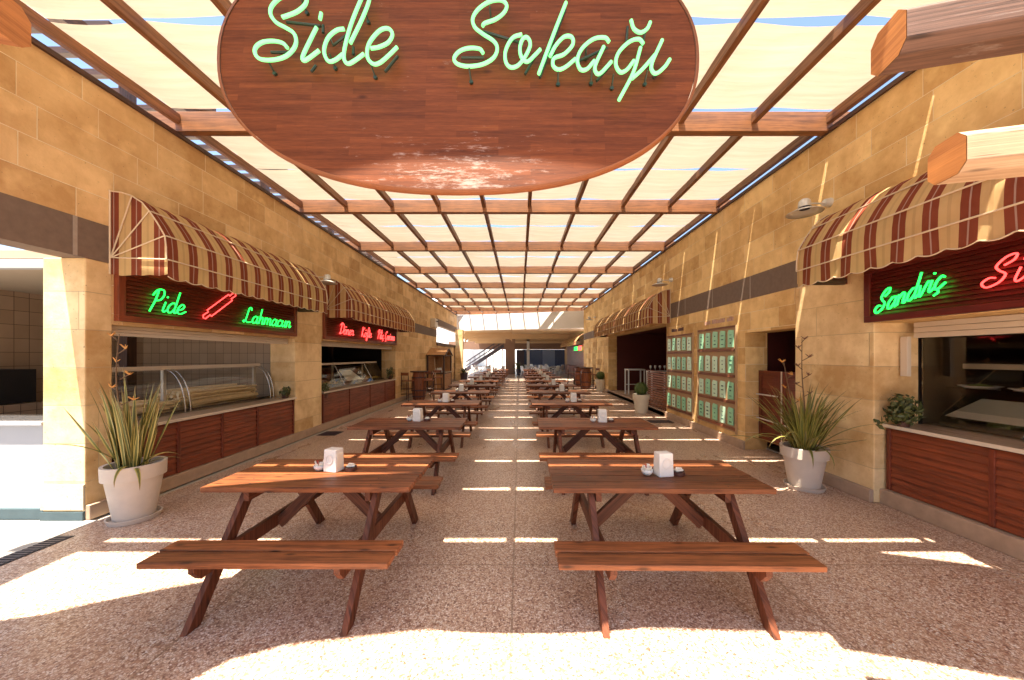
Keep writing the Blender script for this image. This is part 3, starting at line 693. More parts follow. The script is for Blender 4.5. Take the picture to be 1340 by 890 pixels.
# ------------------------------------------------------------------ awnings
def awning(label, wallx, sgn, y0, y1, near_side=True):
    # sgn: direction away from the wall (+1 = towards +X)
    t = thing('striped_awning', label, 'awning', (wallx, (y0 + y1) / 2, 2.6), 'brown and tan striped awnings over the shops')
    prof = [(0, 3.51), (.13, 3.495), (.25, 3.456), (.36, 3.385), (.44, 3.29), (.53, 3.16), (.61, 3.02), (.625, 2.9), (.63, 2.76)]
    m = MB(); n = int((y1 - y0) / .06); P = []; U = []
    L = 0
    for i, (d, z) in enumerate(prof):
        if i: L += math.hypot(d - prof[i - 1][0], z - prof[i - 1][1])
        P.append([(wallx + sgn * (d + .006 * math.sin(k * .7) * min(1, i / 3)), y0 + (y1 - y0) * k / n, z - .008 * math.sin(k * .45)) for k in range(n + 1)])
        U.append([((y1 - y0) * k / n, L) for k in range(n + 1)])
    m.grid(P, U); m.build('canopy', M['stripe'], t, smooth=True)
    m = MB(); P = []; U = []; n2 = int((y1 - y0) / .02)
    for r in range(4):
        row = []; u = []
        for k in range(n2 + 1):
            y = y0 + (y1 - y0) * k / n2; sc = abs(math.sin(math.pi * (y - y0) / .2))
            zb = 2.575 - .028 * sc
            row.append((wallx + sgn * (.63 + .012 * math.sin((y - y0) * 13) * r / 3), y, 2.757 + (zb - 2.757) * r / 3)); u.append((y - y0, L + .06 * r))
        P.append(row); U.append(u)
    m.grid(P, U); m.build('valance', M['stripe'], t, smooth=True)
    m = MB()
    m.tube([(wallx + sgn * .635, y0 + (y1 - y0) * k / n2, 2.575 - .028 * abs(math.sin(math.pi * (y1 - y0) * k / n2 / .2))) for k in range(n2 + 1)], .006, 5)
    m.build('scallop_binding', M['trim'], t)
    for yy in (y0, y1):
        m = MB(); top = prof; P = []; U = []
        for d, z in top:
            P.append([(wallx + sgn * d, yy, z + (2.60 - z) * q / 6 - (.02 * abs(math.sin(d * 15)) if q == 6 else 0)) for q in range(7)]); U.append([(d * 1.0 + .02, (3.5 - z) + q * .15) for q in range(7)])
        m.grid(P, U); m.build('side_panel', M['stripe'], t)
        e = -.012 if yy == y0 else .012
        m = MB(); o = (wallx + sgn * .02, yy + e, 2.78)
        for d, z in ((.25, 3.456), (.44, 3.29), (.61, 3.02), (.63, 2.76)):
            m.tube([o, (wallx + sgn * d, yy + e, z)], .007, 5)
        m.tube([(wallx + sgn * d, yy + e, z) for d, z in prof], .008, 5)
        m.tube([(wallx + sgn * .01, yy + e, 3.52), (wallx + sgn * .01, yy + e, 2.6)], .010, 5)
        m.build('side_frame', M['trim'], t)
    for d, z in ((.445, 3.29), (.617, 3.02), (.636, 2.76), (.01, 3.515)):
        m = MB(); m.tube([(wallx + sgn * d, y0, z), (wallx + sgn * d, y1, z)], .0085, 5); m.build('frame_bar', M['trim'], t)
    m = MB(); m.tube([(wallx + sgn * .1, y1 - .06, 2.62), (wallx + sgn * .6, y1 - .06, 2.62)], .045, 10); m.build('roller_tube', M['blackwood'], t)
    return t
awning('striped awning above the green neon flatbread sign, nearest on the left wall', XL, 1, 3.78, 6.91)
awning('striped awning above the red neon doner sign, second on the left wall', XL, 1, 7.96, 12.7)
awning('large striped awning over the sandwich shop, nearest on the right wall', XR, -1, .6, 4.3)
awning('striped awning over the dark red open room, farther along the right wall', XR, -1, 9.35, 16.0)

# ------------------------------------------------------------------ sign boards
def sign_board(label, x, sgn, y0, y1, z0=2.09, z1=2.72):
    t = thing('shop_sign', label, 'sign', (x, (y0 + y1) / 2, z0), 'wooden louvred neon signs above the shops')
    x0, x1 = sorted((x, x + sgn * .03)); m = MB(); n = 11; w = .07
    for i in range(n):
        a = z0 + w + (z1 - z0 - 2 * w) * i / n; b = a + (z1 - z0 - 2 * w) / n
        X = x + sgn * .03; a += .004; m.hexa([(x, y0 + w, a), (X + sgn * .018, y0 + w, a), (X + sgn * .018, y1 - w, a), (x, y1 - w, a), (x, y0 + w, b), (X, y0 + w, b), (X, y1 - w, b), (x, y1 - w, b)])
    m.build('louvre_board', M['louvre'] if sgn > 0 else M['redboard'], t)
    X0, X1 = sorted((x, x + sgn * .06))
    one('frame', M['panelwood'] if sgn > 0 else M['redboard'], (X0, X1, y0, y1, z0, z0 + w), (X0, X1, y0, y1, z1 - w, z1), (X0, X1, y0, y0 + w, z0 + w, z1 - w), (X0, X1, y1 - w, y1, z0 + w, z1 - w), parent=t, bevel=.004)
    return t
M['redboard'] = wood('deep_red_board', (.05, .005, .004), (.15, .014, .010), .35, knots=False, tint=.2)
Xs = XL + .034
t = sign_board('louvred wooden sign with green neon words and a red neon rolling pin', XL, 1, 3.81, 6.87)
neon_word('Pide', t, M['neongreen'], (Xs, 4.10, 2.25), (0, 1, 0), (0, 0, 1), (1, 0, 0), .125, .0085, .44, label='green neon script reading Pide')
neon_word('Lahmacun', t, M['neongreen'], (Xs, 5.52, 2.25), (0, 1, 0), (0, 0, 1), (1, 0, 0), .115, .009, 1.12, label='green neon script reading Lahmacun')
def pinpts():
    L, w, h, hw = .46, .052, .10, .024
    P = [(-L/2, -w), (L/2, -w), (L/2, -hw), (L/2 + h, -hw * 1.2), (L/2 + h + .02, 0), (L/2 + h, hw * 1.2), (L/2, hw), (L/2, w), (-L/2, w), (-L/2, hw), (-L/2 - h, hw * 1.2), (-L/2 - h - .02, 0), (-L/2 - h, -hw * 1.2), (-L/2, -hw), (-L/2, -w)]
    a = math.atan2(.40, .50); c, s_ = math.cos(a), math.sin(a)
    return [(Xs + .035, 5.09 + x * c - y * s_, 2.455 + x * s_ + y * c) for x, y in P]
m = MB(); m.tube(pinpts(), .0075, 6); m.build('neon_rolling_pin', M['neonred'], t)
t = sign_board('louvred wooden sign with three red neon words, second shop on the left', XL, 1, 7.84, 12.44)
for w_, a, b in (('Döner', 8.45, 9.22), ('Köfte', 9.62, 10.32), ('Piliç Çevirme', 10.72, 12.22)):
    neon_word(w_, t, M['neonred'], (Xs, a, 2.25), (0, 1, 0), (0, 0, 1), (1, 0, 0), .13, .010, b - a - .05, label='red neon script reading ' + w_)
t = sign_board('deep red wooden sign with green and red neon words over the sandwich shop', XR, -1, -.9, 4.04)
ux = Vector((0, -1, .30)).normalized()
neon_word('Sandviç', t, M['neongreen'], (XR - .034, 3.915, 2.17), ux, (0, 0, 1), (-1, 0, 0), .105, .010, .68, label='green neon script reading Sandviç')
neon_word('Simit', t, M['neonred'], (XR - .034, 3.015, 2.28), Vector((0, -1, .12)).normalized(), (0, 0, 1), (-1, 0, 0), .108, .008, .60, label='red neon script reading Simit')

# ------------------------------------------------------------------ shop counters, shutters, display cases
def counter(label, x, sgn, y0, y1, divs, zt=.88, zb=.16):
    t = thing('shop_counter', label, 'counter', (x, (y0 + y1) / 2, 0), 'wood panelled shop counters')
    n = len(divs) - 1
    for i in range(n):
        a, b = divs[i] + .02, divs[i + 1] - .02; m = MB(); k = 9
        for q in range(k):
            z0 = zb + (zt - .05 - zb) * q / k; z1 = zb + (zt - .05 - zb) * (q + 1) / k
            z0 += .005; xo = x + sgn * .006; m.hexa([(x - sgn * .02, a, z0), (xo + sgn * .016, a, z0), (xo + sgn * .016, b, z0), (x - sgn * .02, b, z0), (x - sgn * .02, a, z1), (xo, a, z1), (xo, b, z1), (x - sgn * .02, b, z1)])
        m.build('panel', M['panelwood'], t)
    for d in divs: X = sorted((x - sgn * .02, x + sgn * .03)); one('post', M['louvre'], (X[0], X[1], d - .02, d + .02, zb, zt - .05), parent=t, bevel=.003)
    X = sorted((x - sgn * .62, x + sgn * .055)); one('worktop', M['worktop'], (X[0], X[1], y0, y1, zt - .03, zt), parent=t, bevel=.004)
    X = sorted((x + sgn * .055, x + sgn * .062)); one('worktop_edge', M['cream'], (X[0], X[1], y0, y1, zt - .035, zt + .002), parent=t)
    X = sorted((x - sgn * .6, x - sgn * .55)); one('back_panel', M['darkred'], (X[0], X[1], y0, y1, zb, zt - .035), parent=t)
    return t
counter('wood panelled counter of the flatbread shop beside the left potted plant', -4.515, 1, 3.82, 6.87, [3.86, 4.53, 5.20, 5.90, 6.83])
counter('wood panelled counter of the doner shop, farther along the left wall', -4.515, 1, 7.84, 12.44, [7.88, 9.1, 10.35, 11.5, 12.40])
counter('dark red slatted counter of the sandwich shop on the right', 4.24, -1, -1.2, 3.96, [-1.1, .3, 1.7, 3.07, 3.93], zt=.92, zb=.175)

def shutter(label, x, sgn, y0, y1, z0, z1, rail=None):
    t = thing('roller_shutter', label, 'roller shutter', (x, (y0 + y1) / 2, z0)); m = MB(); n = 3
    for i in range(n):
        a = z0 + (z1 - z0) * i / n; b = z0 + (z1 - z0) * (i + 1) / n; X = sorted((x, x - sgn * .06 + sgn * .015 * i)); m.box(X[0], X[1], y0, y1, a + .003, b)
    m.build('slat', M['cream'], t, bevel=.006)
    if rail:
        for yy, zz in rail: X = sorted((x, x + sgn * .05)); one('guide_rail', M['cream'], (X[0], X[1], yy, yy + .07, zz, z0 + .02), parent=t, bevel=.004)
    return t
shutter('rolled up cream shutter above the flatbread shop window', -4.62, 1, 3.82, 6.87, 1.93, 2.045)
shutter('rolled up cream shutter above the doner shop window', -4.62, 1, 7.84, 12.44, 1.93, 2.045)
shutter('rolled up white shutter and guide rail on the sandwich shop window', 4.42, -1, -1.1, 3.86, 1.90, 2.075, rail=[(3.88, 1.47)])

def case(label, x, sgn, y0, y1, posts, zr, curved=True, zt=.88, depth=.62):
    # glass front starts at x (customer side), leans back to the rail at the top
    t = thing('display_case', label, 'display case', (x - sgn * depth / 2, (y0 + y1) / 2, zt), 'glass food display cases on the counters')
    if curved: prof = [(x - sgn * (.02 + .30 * (1 - math.cos(a))), zt + .005 + (zr - zt) * math.sin(a)) for a in [R(90) * i / 10 for i in range(11)]]
    else: prof = [(x - sgn * .02, zt + .005), (x - sgn * .32, zr)]
    m = MB(); m.grid([[(px_, y0, pz), (px_, y1, pz)] for px_, pz in prof], [[(0, 0), (1, 0)]] * len(prof)); m.build('front_glass', M['glass'], t, smooth=True)
    for i, y in enumerate(posts):
        m = MB()
        for dy in ((-.04, .04) if curved else (0,)): m.tube([(a, y + dy, b) for a, b in prof], .008, 6)
        m.build('glass_bracket', M['steel'], t, smooth=True)
    xr = prof[-1][0]; X = sorted((xr - sgn * .08, xr + sgn * .01))
    one('top_rail', M['cream'], (X[0], X[1], y0, y1, zr, zr + .055), parent=t, bevel=.005)
    for y in posts: one('upright', M['cream'], (min(X), min(X) + .04, y - .02, y + .02, zt, zr), parent=t)
    X = sorted((x - sgn * .05, x - sgn * depth)); one('deck', M['steel'], (X[0], X[1], y0, y1, zt + .002, zt + .05), parent=t)
    return t
case('curved glass display case with pale reflection tubes inside, flatbread shop on the left', -4.80, 1, 3.9, 6.78, [5.0, 6.7], 1.50)
case('slanted glass display case with trays inside, doner shop on the left', -4.80, 1, 7.9, 12.3, [8.1, 9.5, 11.3], 1.46, curved=False)
case('glass display case of salads and plates in the sandwich shop window', 4.66, -1, -.9, 3.86, [1.2, 3.2], 1.56, curved=False, zt=.92)
# food in the cases
def tray(label, x0, x1, y0, y1, z, fm, h=.04, seed=0, n=26):
    t = thing('food_tray', label, 'food tray', ((x0 + x1) / 2, (y0 + y1) / 2, z), 'trays of food in the display cases')
    one('tray', M['steel'], (x0, x1, y0, y1, z, z + .012), (x0, x1, y0, y0 + .01, z + .012, z + .035), (x0, x1, y1 - .01, y1, z + .012, z + .035), parent=t)
    r = random.Random(seed); m = MB()
    for i in range(n):
        cx_, cy_ = r.uniform(x0 + .06, x1 - .06), r.uniform(y0 + .06, y1 - .06); s = r.uniform(.02, .05)
        m.lathe([(0.001, h + s * .6), (s * .7, h + s * .4), (s, h * .6), (s * .8, .013)], (cx_, cy_, z), 8)
    m.build('food', fm, t, smooth=True)
foods = [('bread', 'golden buns'), ('bread', 'flat loaves'), ('paper', 'wrapped pastries'), ('greenfood', 'green salad'), ('yellowfood', 'yellow cheese'), ('redfood', 'red tomatoes')]
for i, y in enumerate((8.2, 9.0, 9.9, 10.7, 11.6)):
    f, nm = foods[(i * 2 + 2) % 6]; tray('steel tray of %s, %s from the near end of the doner shop case' % (nm, ORD[i]), -5.35, -4.92, y, y + .62, .935, M[f], seed=i)
for i, y in enumerate((1.2, 1.85, 2.5, 3.12)):
    f, nm = foods[(5, 3, 4, 3)[i]]; tray('steel tray of %s, %s from the far end of the sandwich shop case' % (nm, ORD[3 - i]), 4.72, 5.15, y, y + .58, .975, M[f], seed=20 + i)
def reflection_tubes(label, y0, y1, n, seed):  # bread-coloured tubes imitate reflection streaks on the curved case glass
    r = random.Random(seed); m = MB()
    for i in range(n * 3):
        z = .95 + .022 * (i // 5); a = r.uniform(-.12, .12); x = -5.32 + (i % 5) * .075 + r.uniform(-.015, .015)
        m.tube([(x, y0 + a, z), (x + r.uniform(-.02, .02), (y0 + y1) / 2, z + .012), (x + r.uniform(-.03, .03), y1 + a, z)], .024, 7, taper=.018)
    tag(m.build('reflection_streaks', M['bread'], None, smooth=True), label, 'bread', 'pale tubes imitating reflections on the display case glass')
reflection_tubes('low bundle of bread-coloured tubes imitating glass reflections, near end of the curved case', 4.1, 5.0, 9, 1)
reflection_tubes('tall bundle of bread-coloured tubes imitating glass reflections, far end of the curved case', 5.15, 6.45, 17, 2)
for (y, z, lb, fm) in ((3.66, 1.36, 'white plate of salad on the glass shelf, far end of the sandwich case', 'greenfood'), (3.27, 1.36, 'white plate of pale cheese on the glass shelf, near end of the sandwich case', 'bread')):
    t = thing('plate', lb, 'plate', (4.9, y, z), 'plates on the glass shelf')
    m = MB(); m.lathe([(.001, .004), (.10, .004), (.15, .025), (.155, .022), (.1, .0), (.001, 0)], (4.9, y, z), 24); m.build('dish', M['whiteplastic'], t, smooth=True)
    m = MB(); m.lathe([(.001, .045), (.07, .035), (.11, .012)], (4.9, y, z), 16); m.build('food', M[fm], t, smooth=True)
m = MB(); m.box(4.76, 5.06, 1.6, 3.84, 1.35, 1.358); tag(m.build('glass_shelf', M['glass'], None), 'glass shelf carrying two plates inside the sandwich shop case', 'shelf')
m = MB(); m.hexa([(4.70, 3.18, 1.04), (4.92, 3.30, 1.24), (4.92, 3.66, 1.24), (4.70, 3.80, 1.04), (4.70, 3.18, 1.045), (4.92, 3.30, 1.245), (4.92, 3.66, 1.245), (4.70, 3.80, 1.045)])
tag(m.build('paper_sheet', M['paper'], None), 'pale paper sheet leaning over the salads in the sandwich shop case', 'paper')
for lb, y, xx in (('pale tilted paper sheet in the middle of the doner shop case', 9.75, -4.88),):
    m = MB(); m.hexa([(xx, y, .99), (xx - .3, y + .1, 1.28), (xx - .3, y + .75, 1.28), (xx, y + .9, .99), (xx, y, .995), (xx - .3, y + .1, 1.285), (xx - .3, y + .75, 1.285), (xx, y + .9, .995)])
    tag(m.build('paper_sheet', M['paper'], None), lb, 'paper')
for lb, x, y0, y1, z0, z1 in (('window pane above the sandwich shop counter', 4.635, -1.1, 3.96, .93, 1.95),):
    m = MB(); m.box(x - .003, x + .003, y0, y1, z0, z1); tag(m.build('window_pane', M['window'], None), lb, 'window')
m = MB(); m.box(6.2, 6.5, 2.9, 3.1, .03, 2.7); tag(m.build('wood_post', M['darkred'], None), 'dark red wooden post inside the sandwich shop', 'post')

# ------------------------------------------------------------------ wall lamps
def lamp(label, x, sgn, y, z):
    t = thing('wall_lamp', label, 'wall lamp', (x, y, z), 'grey dish lamps on the walls')
    m = MB(); m.tube([(x, y, z), (x + sgn * .07, y, z)], .062, 16, taper=.045); m.tube([(x + sgn * .07, y, z), (x + sgn * .085, y, z)], .045, 16, taper=.01); m.build('wall_mount', M['lamp'], t, smooth=True)
    m = MB(); m.tube([(x + sgn * .05, y, z - .01), (x + sgn * .30, y, z - .01)], .011, 8); m.build('arm', M['lamp'], t, smooth=True)
    c = (x + sgn * .33, y, z)
    m = MB(); m.lathe([(.001, .05), (.04, .045), (.065, .02), (.07, -.02), (.072, -.06)], c, 20); m.build('cap', M['lamp'], t, smooth=True)
    m = MB(); m.lathe([(.06, -.06), (.06, -.085)], c, 20); m.build('collar', M['darksteel'], t)
    m = MB(); m.lathe([(.06, -.08), (.13, -.10), (.20, -.135), (.2, -.14), (.13, -.108), (.06, -.09)], c, 28); m.build('dish_shade', M['lamp'], t, smooth=True)
lamp('grey dish lamp beside the near end of the sandwich shop awning, right wall', XR, -1, 4.55, 3.73)
lamp('grey dish lamp above the near end of the far right awning', XR, -1, 9.25, 3.75)
lamp('small grey dish lamp past the far right awning', XR, -1, 18.6, 3.8)
lamp('grey dish lamp between the two left awnings', XL, 1, 7.45, 3.42)
t = thing('light_box', 'cream box light on the left wall past the second awning', 'wall light', (XL, 17.6, 3.15))
one('housing', M['cream'], (XL, XL + .25, 17.3, 17.85, 3.15, 3.6), parent=t, bevel=.02); m = MB(); m.lathe([(.001, .05), (.08, .04), (.12, 0)], (XL + .28, 17.55, 3.45), 12); m.build('knob', M['darksteel'], t)

# ------------------------------------------------------------------ picnic tables
def make_table(label):
    t = thing('picnic_table', label, 'picnic table', (0, 0, 0), 'brown picnic tables in two rows'); L = .78
    m = MB(); n = 5; w = w_top = .70 / n
    for i in range(n):
        y = -.35 + w * i; e = random.uniform(-.004, .004); m.box(-L, L + e, y + .005, y + w - .005, .712, .75 - abs(e) * .4)
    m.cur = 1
    for i in range(1, n): m.box(-L + .012, L - .016, -.35 + w * i - .0048, -.35 + w * i + .0048, .72, .741)  # added dark strips put the shade of the plank gaps into colour
    m.build('tabletop', [M['picnic'], M['gapshade']], t, bevel=.003, world=False)
    for s in (-1, 1):
        m = MB()
        for a, dz in ((.492, .0), (.631, -.003)):
            m.box(-L - .01 - dz * 2, L + .01 + dz * 3, min(s * a, s * (a + .124)), max(s * a, s * (a + .124)), .412, .45 + dz)
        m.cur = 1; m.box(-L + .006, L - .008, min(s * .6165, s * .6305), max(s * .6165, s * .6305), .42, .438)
        m.build('bench', [M['bench'], M['gapshade']], t, bevel=.004, world=False)
    for sx in (-1, 1):
        x = sx * .5
        m = MB()
        for i in range(n):
            for dx in (-.018, .018): m.lathe([(.001, .7508), (.0055, .7508), (.0055, .748)], (x + dx * 1.6, -.35 + w_top * (i + .5) + dx * .8, 0), 8)
        m.build('screw_heads', M['darksteel'], t, world=False)
        for s in (-1, 1):
            m = MB(); a = (x, s * .70, 0); b = (x, s * .22, .712); w = .10; h = .042
            # leg cut level at floor and under the top
            dy = w / 2
            m.hexa([(x - h / 2, s * .70 - dy, 0), (x + h / 2, s * .70 - dy, 0), (x + h / 2, s * .70 + dy, 0), (x - h / 2, s * .70 + dy, 0),
                    (x - h / 2, s * .22 - dy, .711), (x + h / 2, s * .22 - dy, .711), (x + h / 2, s * .22 + dy, .711), (x - h / 2, s * .22 + dy, .711)], 2)
            m.build('leg', M['leg'], t, bevel=.003, world=False)
        xi = x - sx * .044
        m = MB(); Y = .74; c = .05
        pr = [(xi - .02, -Y, .411), (xi - .02, -Y, .375), (xi - .02, -Y + c, .315), (xi - .02, Y - c, .315), (xi - .02, Y, .375), (xi - .02, Y, .411)]
        m.prism(pr, (0, 0, 0), (.04, 0, 0)); o = m.build('seat_beam', M['leg'], t, bevel=.003, world=False)
        m = MB(); m.box(xi - .02, xi + .02, -.32, .32, .64, .711); m.build('top_batten', M['leg'], t, bevel=.003, world=False)
        m = MB(); m.bar((x - sx * .07, 0, .33), (sx * .06, 0, .69), .042, .085); m.build('brace', M['leg'], t, bevel=.003, world=False)
    return t
tabs = []
YC = [2.83 + 2.135 * i for i in range(11)]
proto = None
rt = random.Random(3)
for side in ('left', 'right'):
    for i, y in enumerate(YC):
        lb = '%s picnic table from the front in the %s row' % (ORD[i], side)
        x = -1.555 if side == 'left' else 1.045
        sc = (.97, 1, 1) if side == 'left' else (1.02, 1, 1)
        x += rt.uniform(-.02, .02) * (i > 0); rz = R(rt.uniform(-1.2, 1.2)) * (i > 0)
        yy = y + rt.uniform(-.03, .03) * (i > 0)
        if side == 'right' and i == 0: rz = R(-.8); yy -= .02
        if proto is None:
            proto = make_table(lb); proto.location = (x, yy, 0); proto.scale = sc; t = proto
        else: t = dup(proto, (x, yy, 0), lb, rz, sc)
        tabs.append((side, i, x, yy))

# things on the tables
def dispenser(label, loc, rz):
    t = thing('napkin_dispenser', label, 'napkin dispenser', loc, 'white napkin dispensers on the picnic tables', rz)
    m = MB(); a, b, H = .062, .05, .185
    m.hexa([(-a, -b, .0), (a, -b, 0), (a, b, 0), (-a, b, 0), (-a * .93, -b * .88, H), (a * .93, -b * .88, H), (a * .93, b * .88, H), (-a * .93, b * .88, H)])
    m.build('body', M['whiteplastic'], t, bevel=.008, world=False)
    m = MB(); n = 20
    P = []
    for r in ((.036, -.0485), (.036, -.051), (.028, -.051), (.028, -.0485)): P.append([(r[0] * math.cos(6.2832 * k / n), r[1] + .004 * 0, .105 + r[0] * 1.15 * math.sin(6.2832 * k / n)) for k in range(n)])
    m.grid(P, None, True); m.build('ring_emblem', M['whiteplastic'], t, smooth=True, world=False)
    for s in (-1, 1):
        m = MB(); m.box(-.012, .012, s * .0475 - .001, s * .0475 + .001, .04, .05) ; 
    m = MB(); m.box(.0585, .0615, -.03, .03, .03, .15); m.build('napkin_slot', M['paper'], t, world=False)
    return t
def bowl(label, loc):
    t = thing('sugar_bowl', label, 'sugar bowl', loc, 'white sugar bowls on the picnic tables')
    m = MB(); m.lathe([(.001, 0), (.026, .001), (.042, .02), (.047, .045), (.044, .045), (.038, .022), (.001, .01)], n=18); m.build('bowl', M['whiteplastic'], t, smooth=True, world=False)
    m = MB(); r = random.Random(5)
    for k in range(7):
        a = k * .9; m.bar((.02 * math.cos(a), .02 * math.sin(a), .02), (.034 * math.cos(a), .034 * math.sin(a), .068 + .012 * math.sin(k * 2)), .022, .006)
    m.build('sugar_sachet', [M['paper']], t, world=False)
    m = MB(); m.bar((-.012, .0, .02), (-.016, -.006, .082), .018, .005); m.build('red_sachet', M['redfood'], t, world=False)
    return t
def ashtray(label, loc):
    t = thing('ashtray', label, 'ashtray', loc, 'dark ashtrays on the picnic tables')
    m = MB(); m.lathe([(.001, .004), (.036, .005), (.042, .028), (.050, .028), (.050, 0), (.001, 0)], n=18); m.build('dish', M['brownplastic'], t, smooth=False, world=False)
    m = MB(); m.bar((-.03, -.005, .036), (.032, .008, .036), .035, .014); m.bar((-.02, .01, .05), (.025, -.004, .05), .02, .01); m.build('salt_packet', M['paper'], t, bevel=.002, world=False)
    return t
pd = pb = pa = None
for side, i, x, y in tabs:
    if side == 'left': dx, dy = (.015, .02) if i == 0 else (rt.uniform(-.05, .08), rt.uniform(-.05, .1))
    else: dx, dy = (.10, -.07) if i == 0 else (rt.uniform(.02, .14), rt.uniform(-.05, .1))
    X, Y = x + dx, y + dy; w = 'the %s picnic table from the front in the %s row' % (ORD[i], side)
    rz = R(-14 if side == 'left' and i == 0 else (9 if i == 0 else rt.uniform(-15, 15)))
    l1, l2, l3 = 'white napkin dispenser on ' + w, 'white sugar bowl on ' + w, 'small dark ashtray on ' + w
    if pd is None: pd = dispenser(l1, (X, Y, .75), rz); pb = bowl(l2, (X - .125, Y + .015, .75)); pa = ashtray(l3, (X + .13, Y + .02, .75))
    else: dup(pd, (X, Y, .75), l1, rz); dup(pb, (X - .125, Y + .015, .75), l2); dup(pa, (X + .13, Y + .02, .75), l3)

# ------------------------------------------------------------------ potted plants
def pot(parent, x, y, rt_, rb_, h, mat, saucer=True):
    m = MB(); z0 = .035 if saucer else 0
    m.lathe([(.001, z0), (rb_, z0), (rt_ * .90, z0 + h * .74), (rt_, z0 + h * .745), (rt_ * 1.02, z0 + h), (rt_ * .90, z0 + h), (rt_ * .88, z0 + h * .86)], (x, y, 0), 36)
    o = m.build('pot', mat, parent, smooth=False)
    for p in o.data.polygons: p.use_smooth = True
    md = o.modifiers.new('es', 'EDGE_SPLIT'); md.split_angle = R(35)
    if saucer:
        m = MB(); m.lathe([(.001, .002), (rb_ * 1.22, .002), (rb_ * 1.34, .05), (rb_ * 1.26, .05), (rb_ * 1.16, .015), (.001, .015)], (x, y, 0), 32); m.build('saucer', mat, parent)
    m = MB(); m.disc((x, y, z0 + h * .88), rt_ * .89, 28); m.build('soil', M['soil'], parent)
def blade(m, base, az, lean, L, w, droop, twist=0):
    n = 9; p = Vector(base); el = R(90) - lean; rows = []; U = []
    dirh = Vector((math.cos(az), math.sin(az), 0)); sd = Vector((-math.sin(az), math.cos(az), 0))
    for i in range(n + 1):
        t = i / n; ww = w * (.55 + .9 * t) if t < .4 else w * (.91 * (1 - ((t - .4) / .6) ** 1.7) + .01)
        d = dirh * math.cos(el) + Vector((0, 0, 1)) * math.sin(el)
        nr = sd.cross(d); s2 = (sd * math.cos(twist * t) + nr * math.sin(twist * t))
        rows.append([p - s2 * ww / 2 + nr * ww * .22, p, p + s2 * ww / 2 + nr * ww * .22]); U.append([(.001, t), (.5, t), (.999, t)])
        p = p + d * L / n; el -= droop / n * (.3 + 1.6 * t)
    m.grid(rows, U)
def flax(label, x, y, mat, seed, nb, lmax, spread, specials, stalk, stalkm):
    r = random.Random(seed)
    t = thing('potted_flax', label, 'potted plant', (x, y, 0))
    return t, r
t = thing('potted_flax', 'variegated yellow edged flax in a large clay pot beside the left shop', 'potted plant', (-4.03, 3.60, 0))
pot(t, -4.03, 3.60, .238, .155, .55, M['pot']); r = random.Random(11); m = MB()
for i in range(64):
    az = r.uniform(0, 6.283); le = abs(r.gauss(0, R(8))); rad = r.uniform(0, .11)
    blade(m, (-4.05 + rad * math.cos(az), 3.60 + rad * math.sin(az), .5), az, le + R(2), r.uniform(.45, 1.0), r.uniform(.028, .048), R(r.uniform(2, 26)), r.uniform(-.8, .8))
for az, le, L, w, dr in ((R(-5), R(48), .62, .045, R(75)), (R(-35), R(60), .55, .045, R(150)), (R(10), R(55), .50, .035, R(70)), (R(-60), R(50), .5, .04, R(160)), (R(-120), R(35), .7, .035, R(60)), (R(190), R(17), .8, .035, R(15)), (R(150), R(14), .85, .035, R(12)), (R(-70), R(14), .9, .035, R(10)), (R(-80), R(4), 1.12, .05, R(4))):
    blade(m, (-4.03, 3.58, .5), az, le, L, w, dr, .3)
m.build('foliage', M['flaxL'], t, smooth=True)
def stalk(t, base, top, seed, fm, n):
    r = random.Random(seed); base = Vector(base); top = Vector(top); m = MB(); pts = []
    for i in range(9):
        k = i / 8; pts.append(base.lerp(top, k) + Vector((.02 * math.sin(k * 7), .015 * math.cos(k * 5), 0)))
    m.tube(pts, .010, 6, taper=.004); f = MB()
    for i in range(n):
        k = .45 + .55 * (i + .5) / n; p = base.lerp(top, k); s = (-1) ** i; e = p + Vector((s * .07 + r.uniform(-.02, .02), r.uniform(-.04, .04), .05)); m.tube([p, e], .005, 5)
        for q in range(5):
            a = r.uniform(0, 6.28); f.tube([e, e + Vector((.05 * math.cos(a), .03 * math.sin(a), .028 + r.uniform(-.01, .02)))], .008, 5, taper=.002)
    m.build('flower_stalk', M['stalk'], t); f.build('flower', fm, t)
stalk(t, (-4.08, 3.55, .5), (-4.0, 3.42, 1.92), 2, M['flower'], 6)
t = thing('potted_flax', 'spreading green flax in a large clay pot against the right stone wall', 'potted plant', (3.68, 4.45, 0))
pot(t, 3.68, 4.45, .25, .165, .50, M['pot']); r = random.Random(5); m = MB()
for i in range(170):
    az = r.uniform(0, 6.283); le = abs(r.gauss(R(14), R(22))); rad = r.uniform(0, .10)
    if math.cos(az) > .5: le *= .5
    blade(m, (3.68 + rad * math.cos(az), 4.45 + rad * math.sin(az), .45), az, le, r.uniform(.5, .98), r.uniform(.024, .042), R(r.uniform(10, 70)), r.uniform(-.8, .8))
for az, le, L, w, dr in ((R(-40), R(62), .85, .03, R(20)), (R(-55), R(55), .6, .03, R(30)), (R(180), R(50), .95, .03, R(110)), (R(200), R(45), .85, .03, R(120)), (R(165), R(55), .8, .03, R(90)), (R(-95), R(50), .62, .035, R(170)), (R(-120), R(55), .55, .035, R(170)), (R(215), R(40), 1.0, .03, R(120))):
    blade(m, (3.68, 4.42, .46), az, le, L, w, dr, .2)
m.build('foliage', M['flaxR'], t, smooth=True)
stalk(t, (3.70, 4.45, .45), (3.62, 4.42, 1.93), 7, M['brownflower'], 7)
stalk(t, (3.66, 4.43, .45), (3.38, 4.42, 1.66), 9, M['flower'], 4)

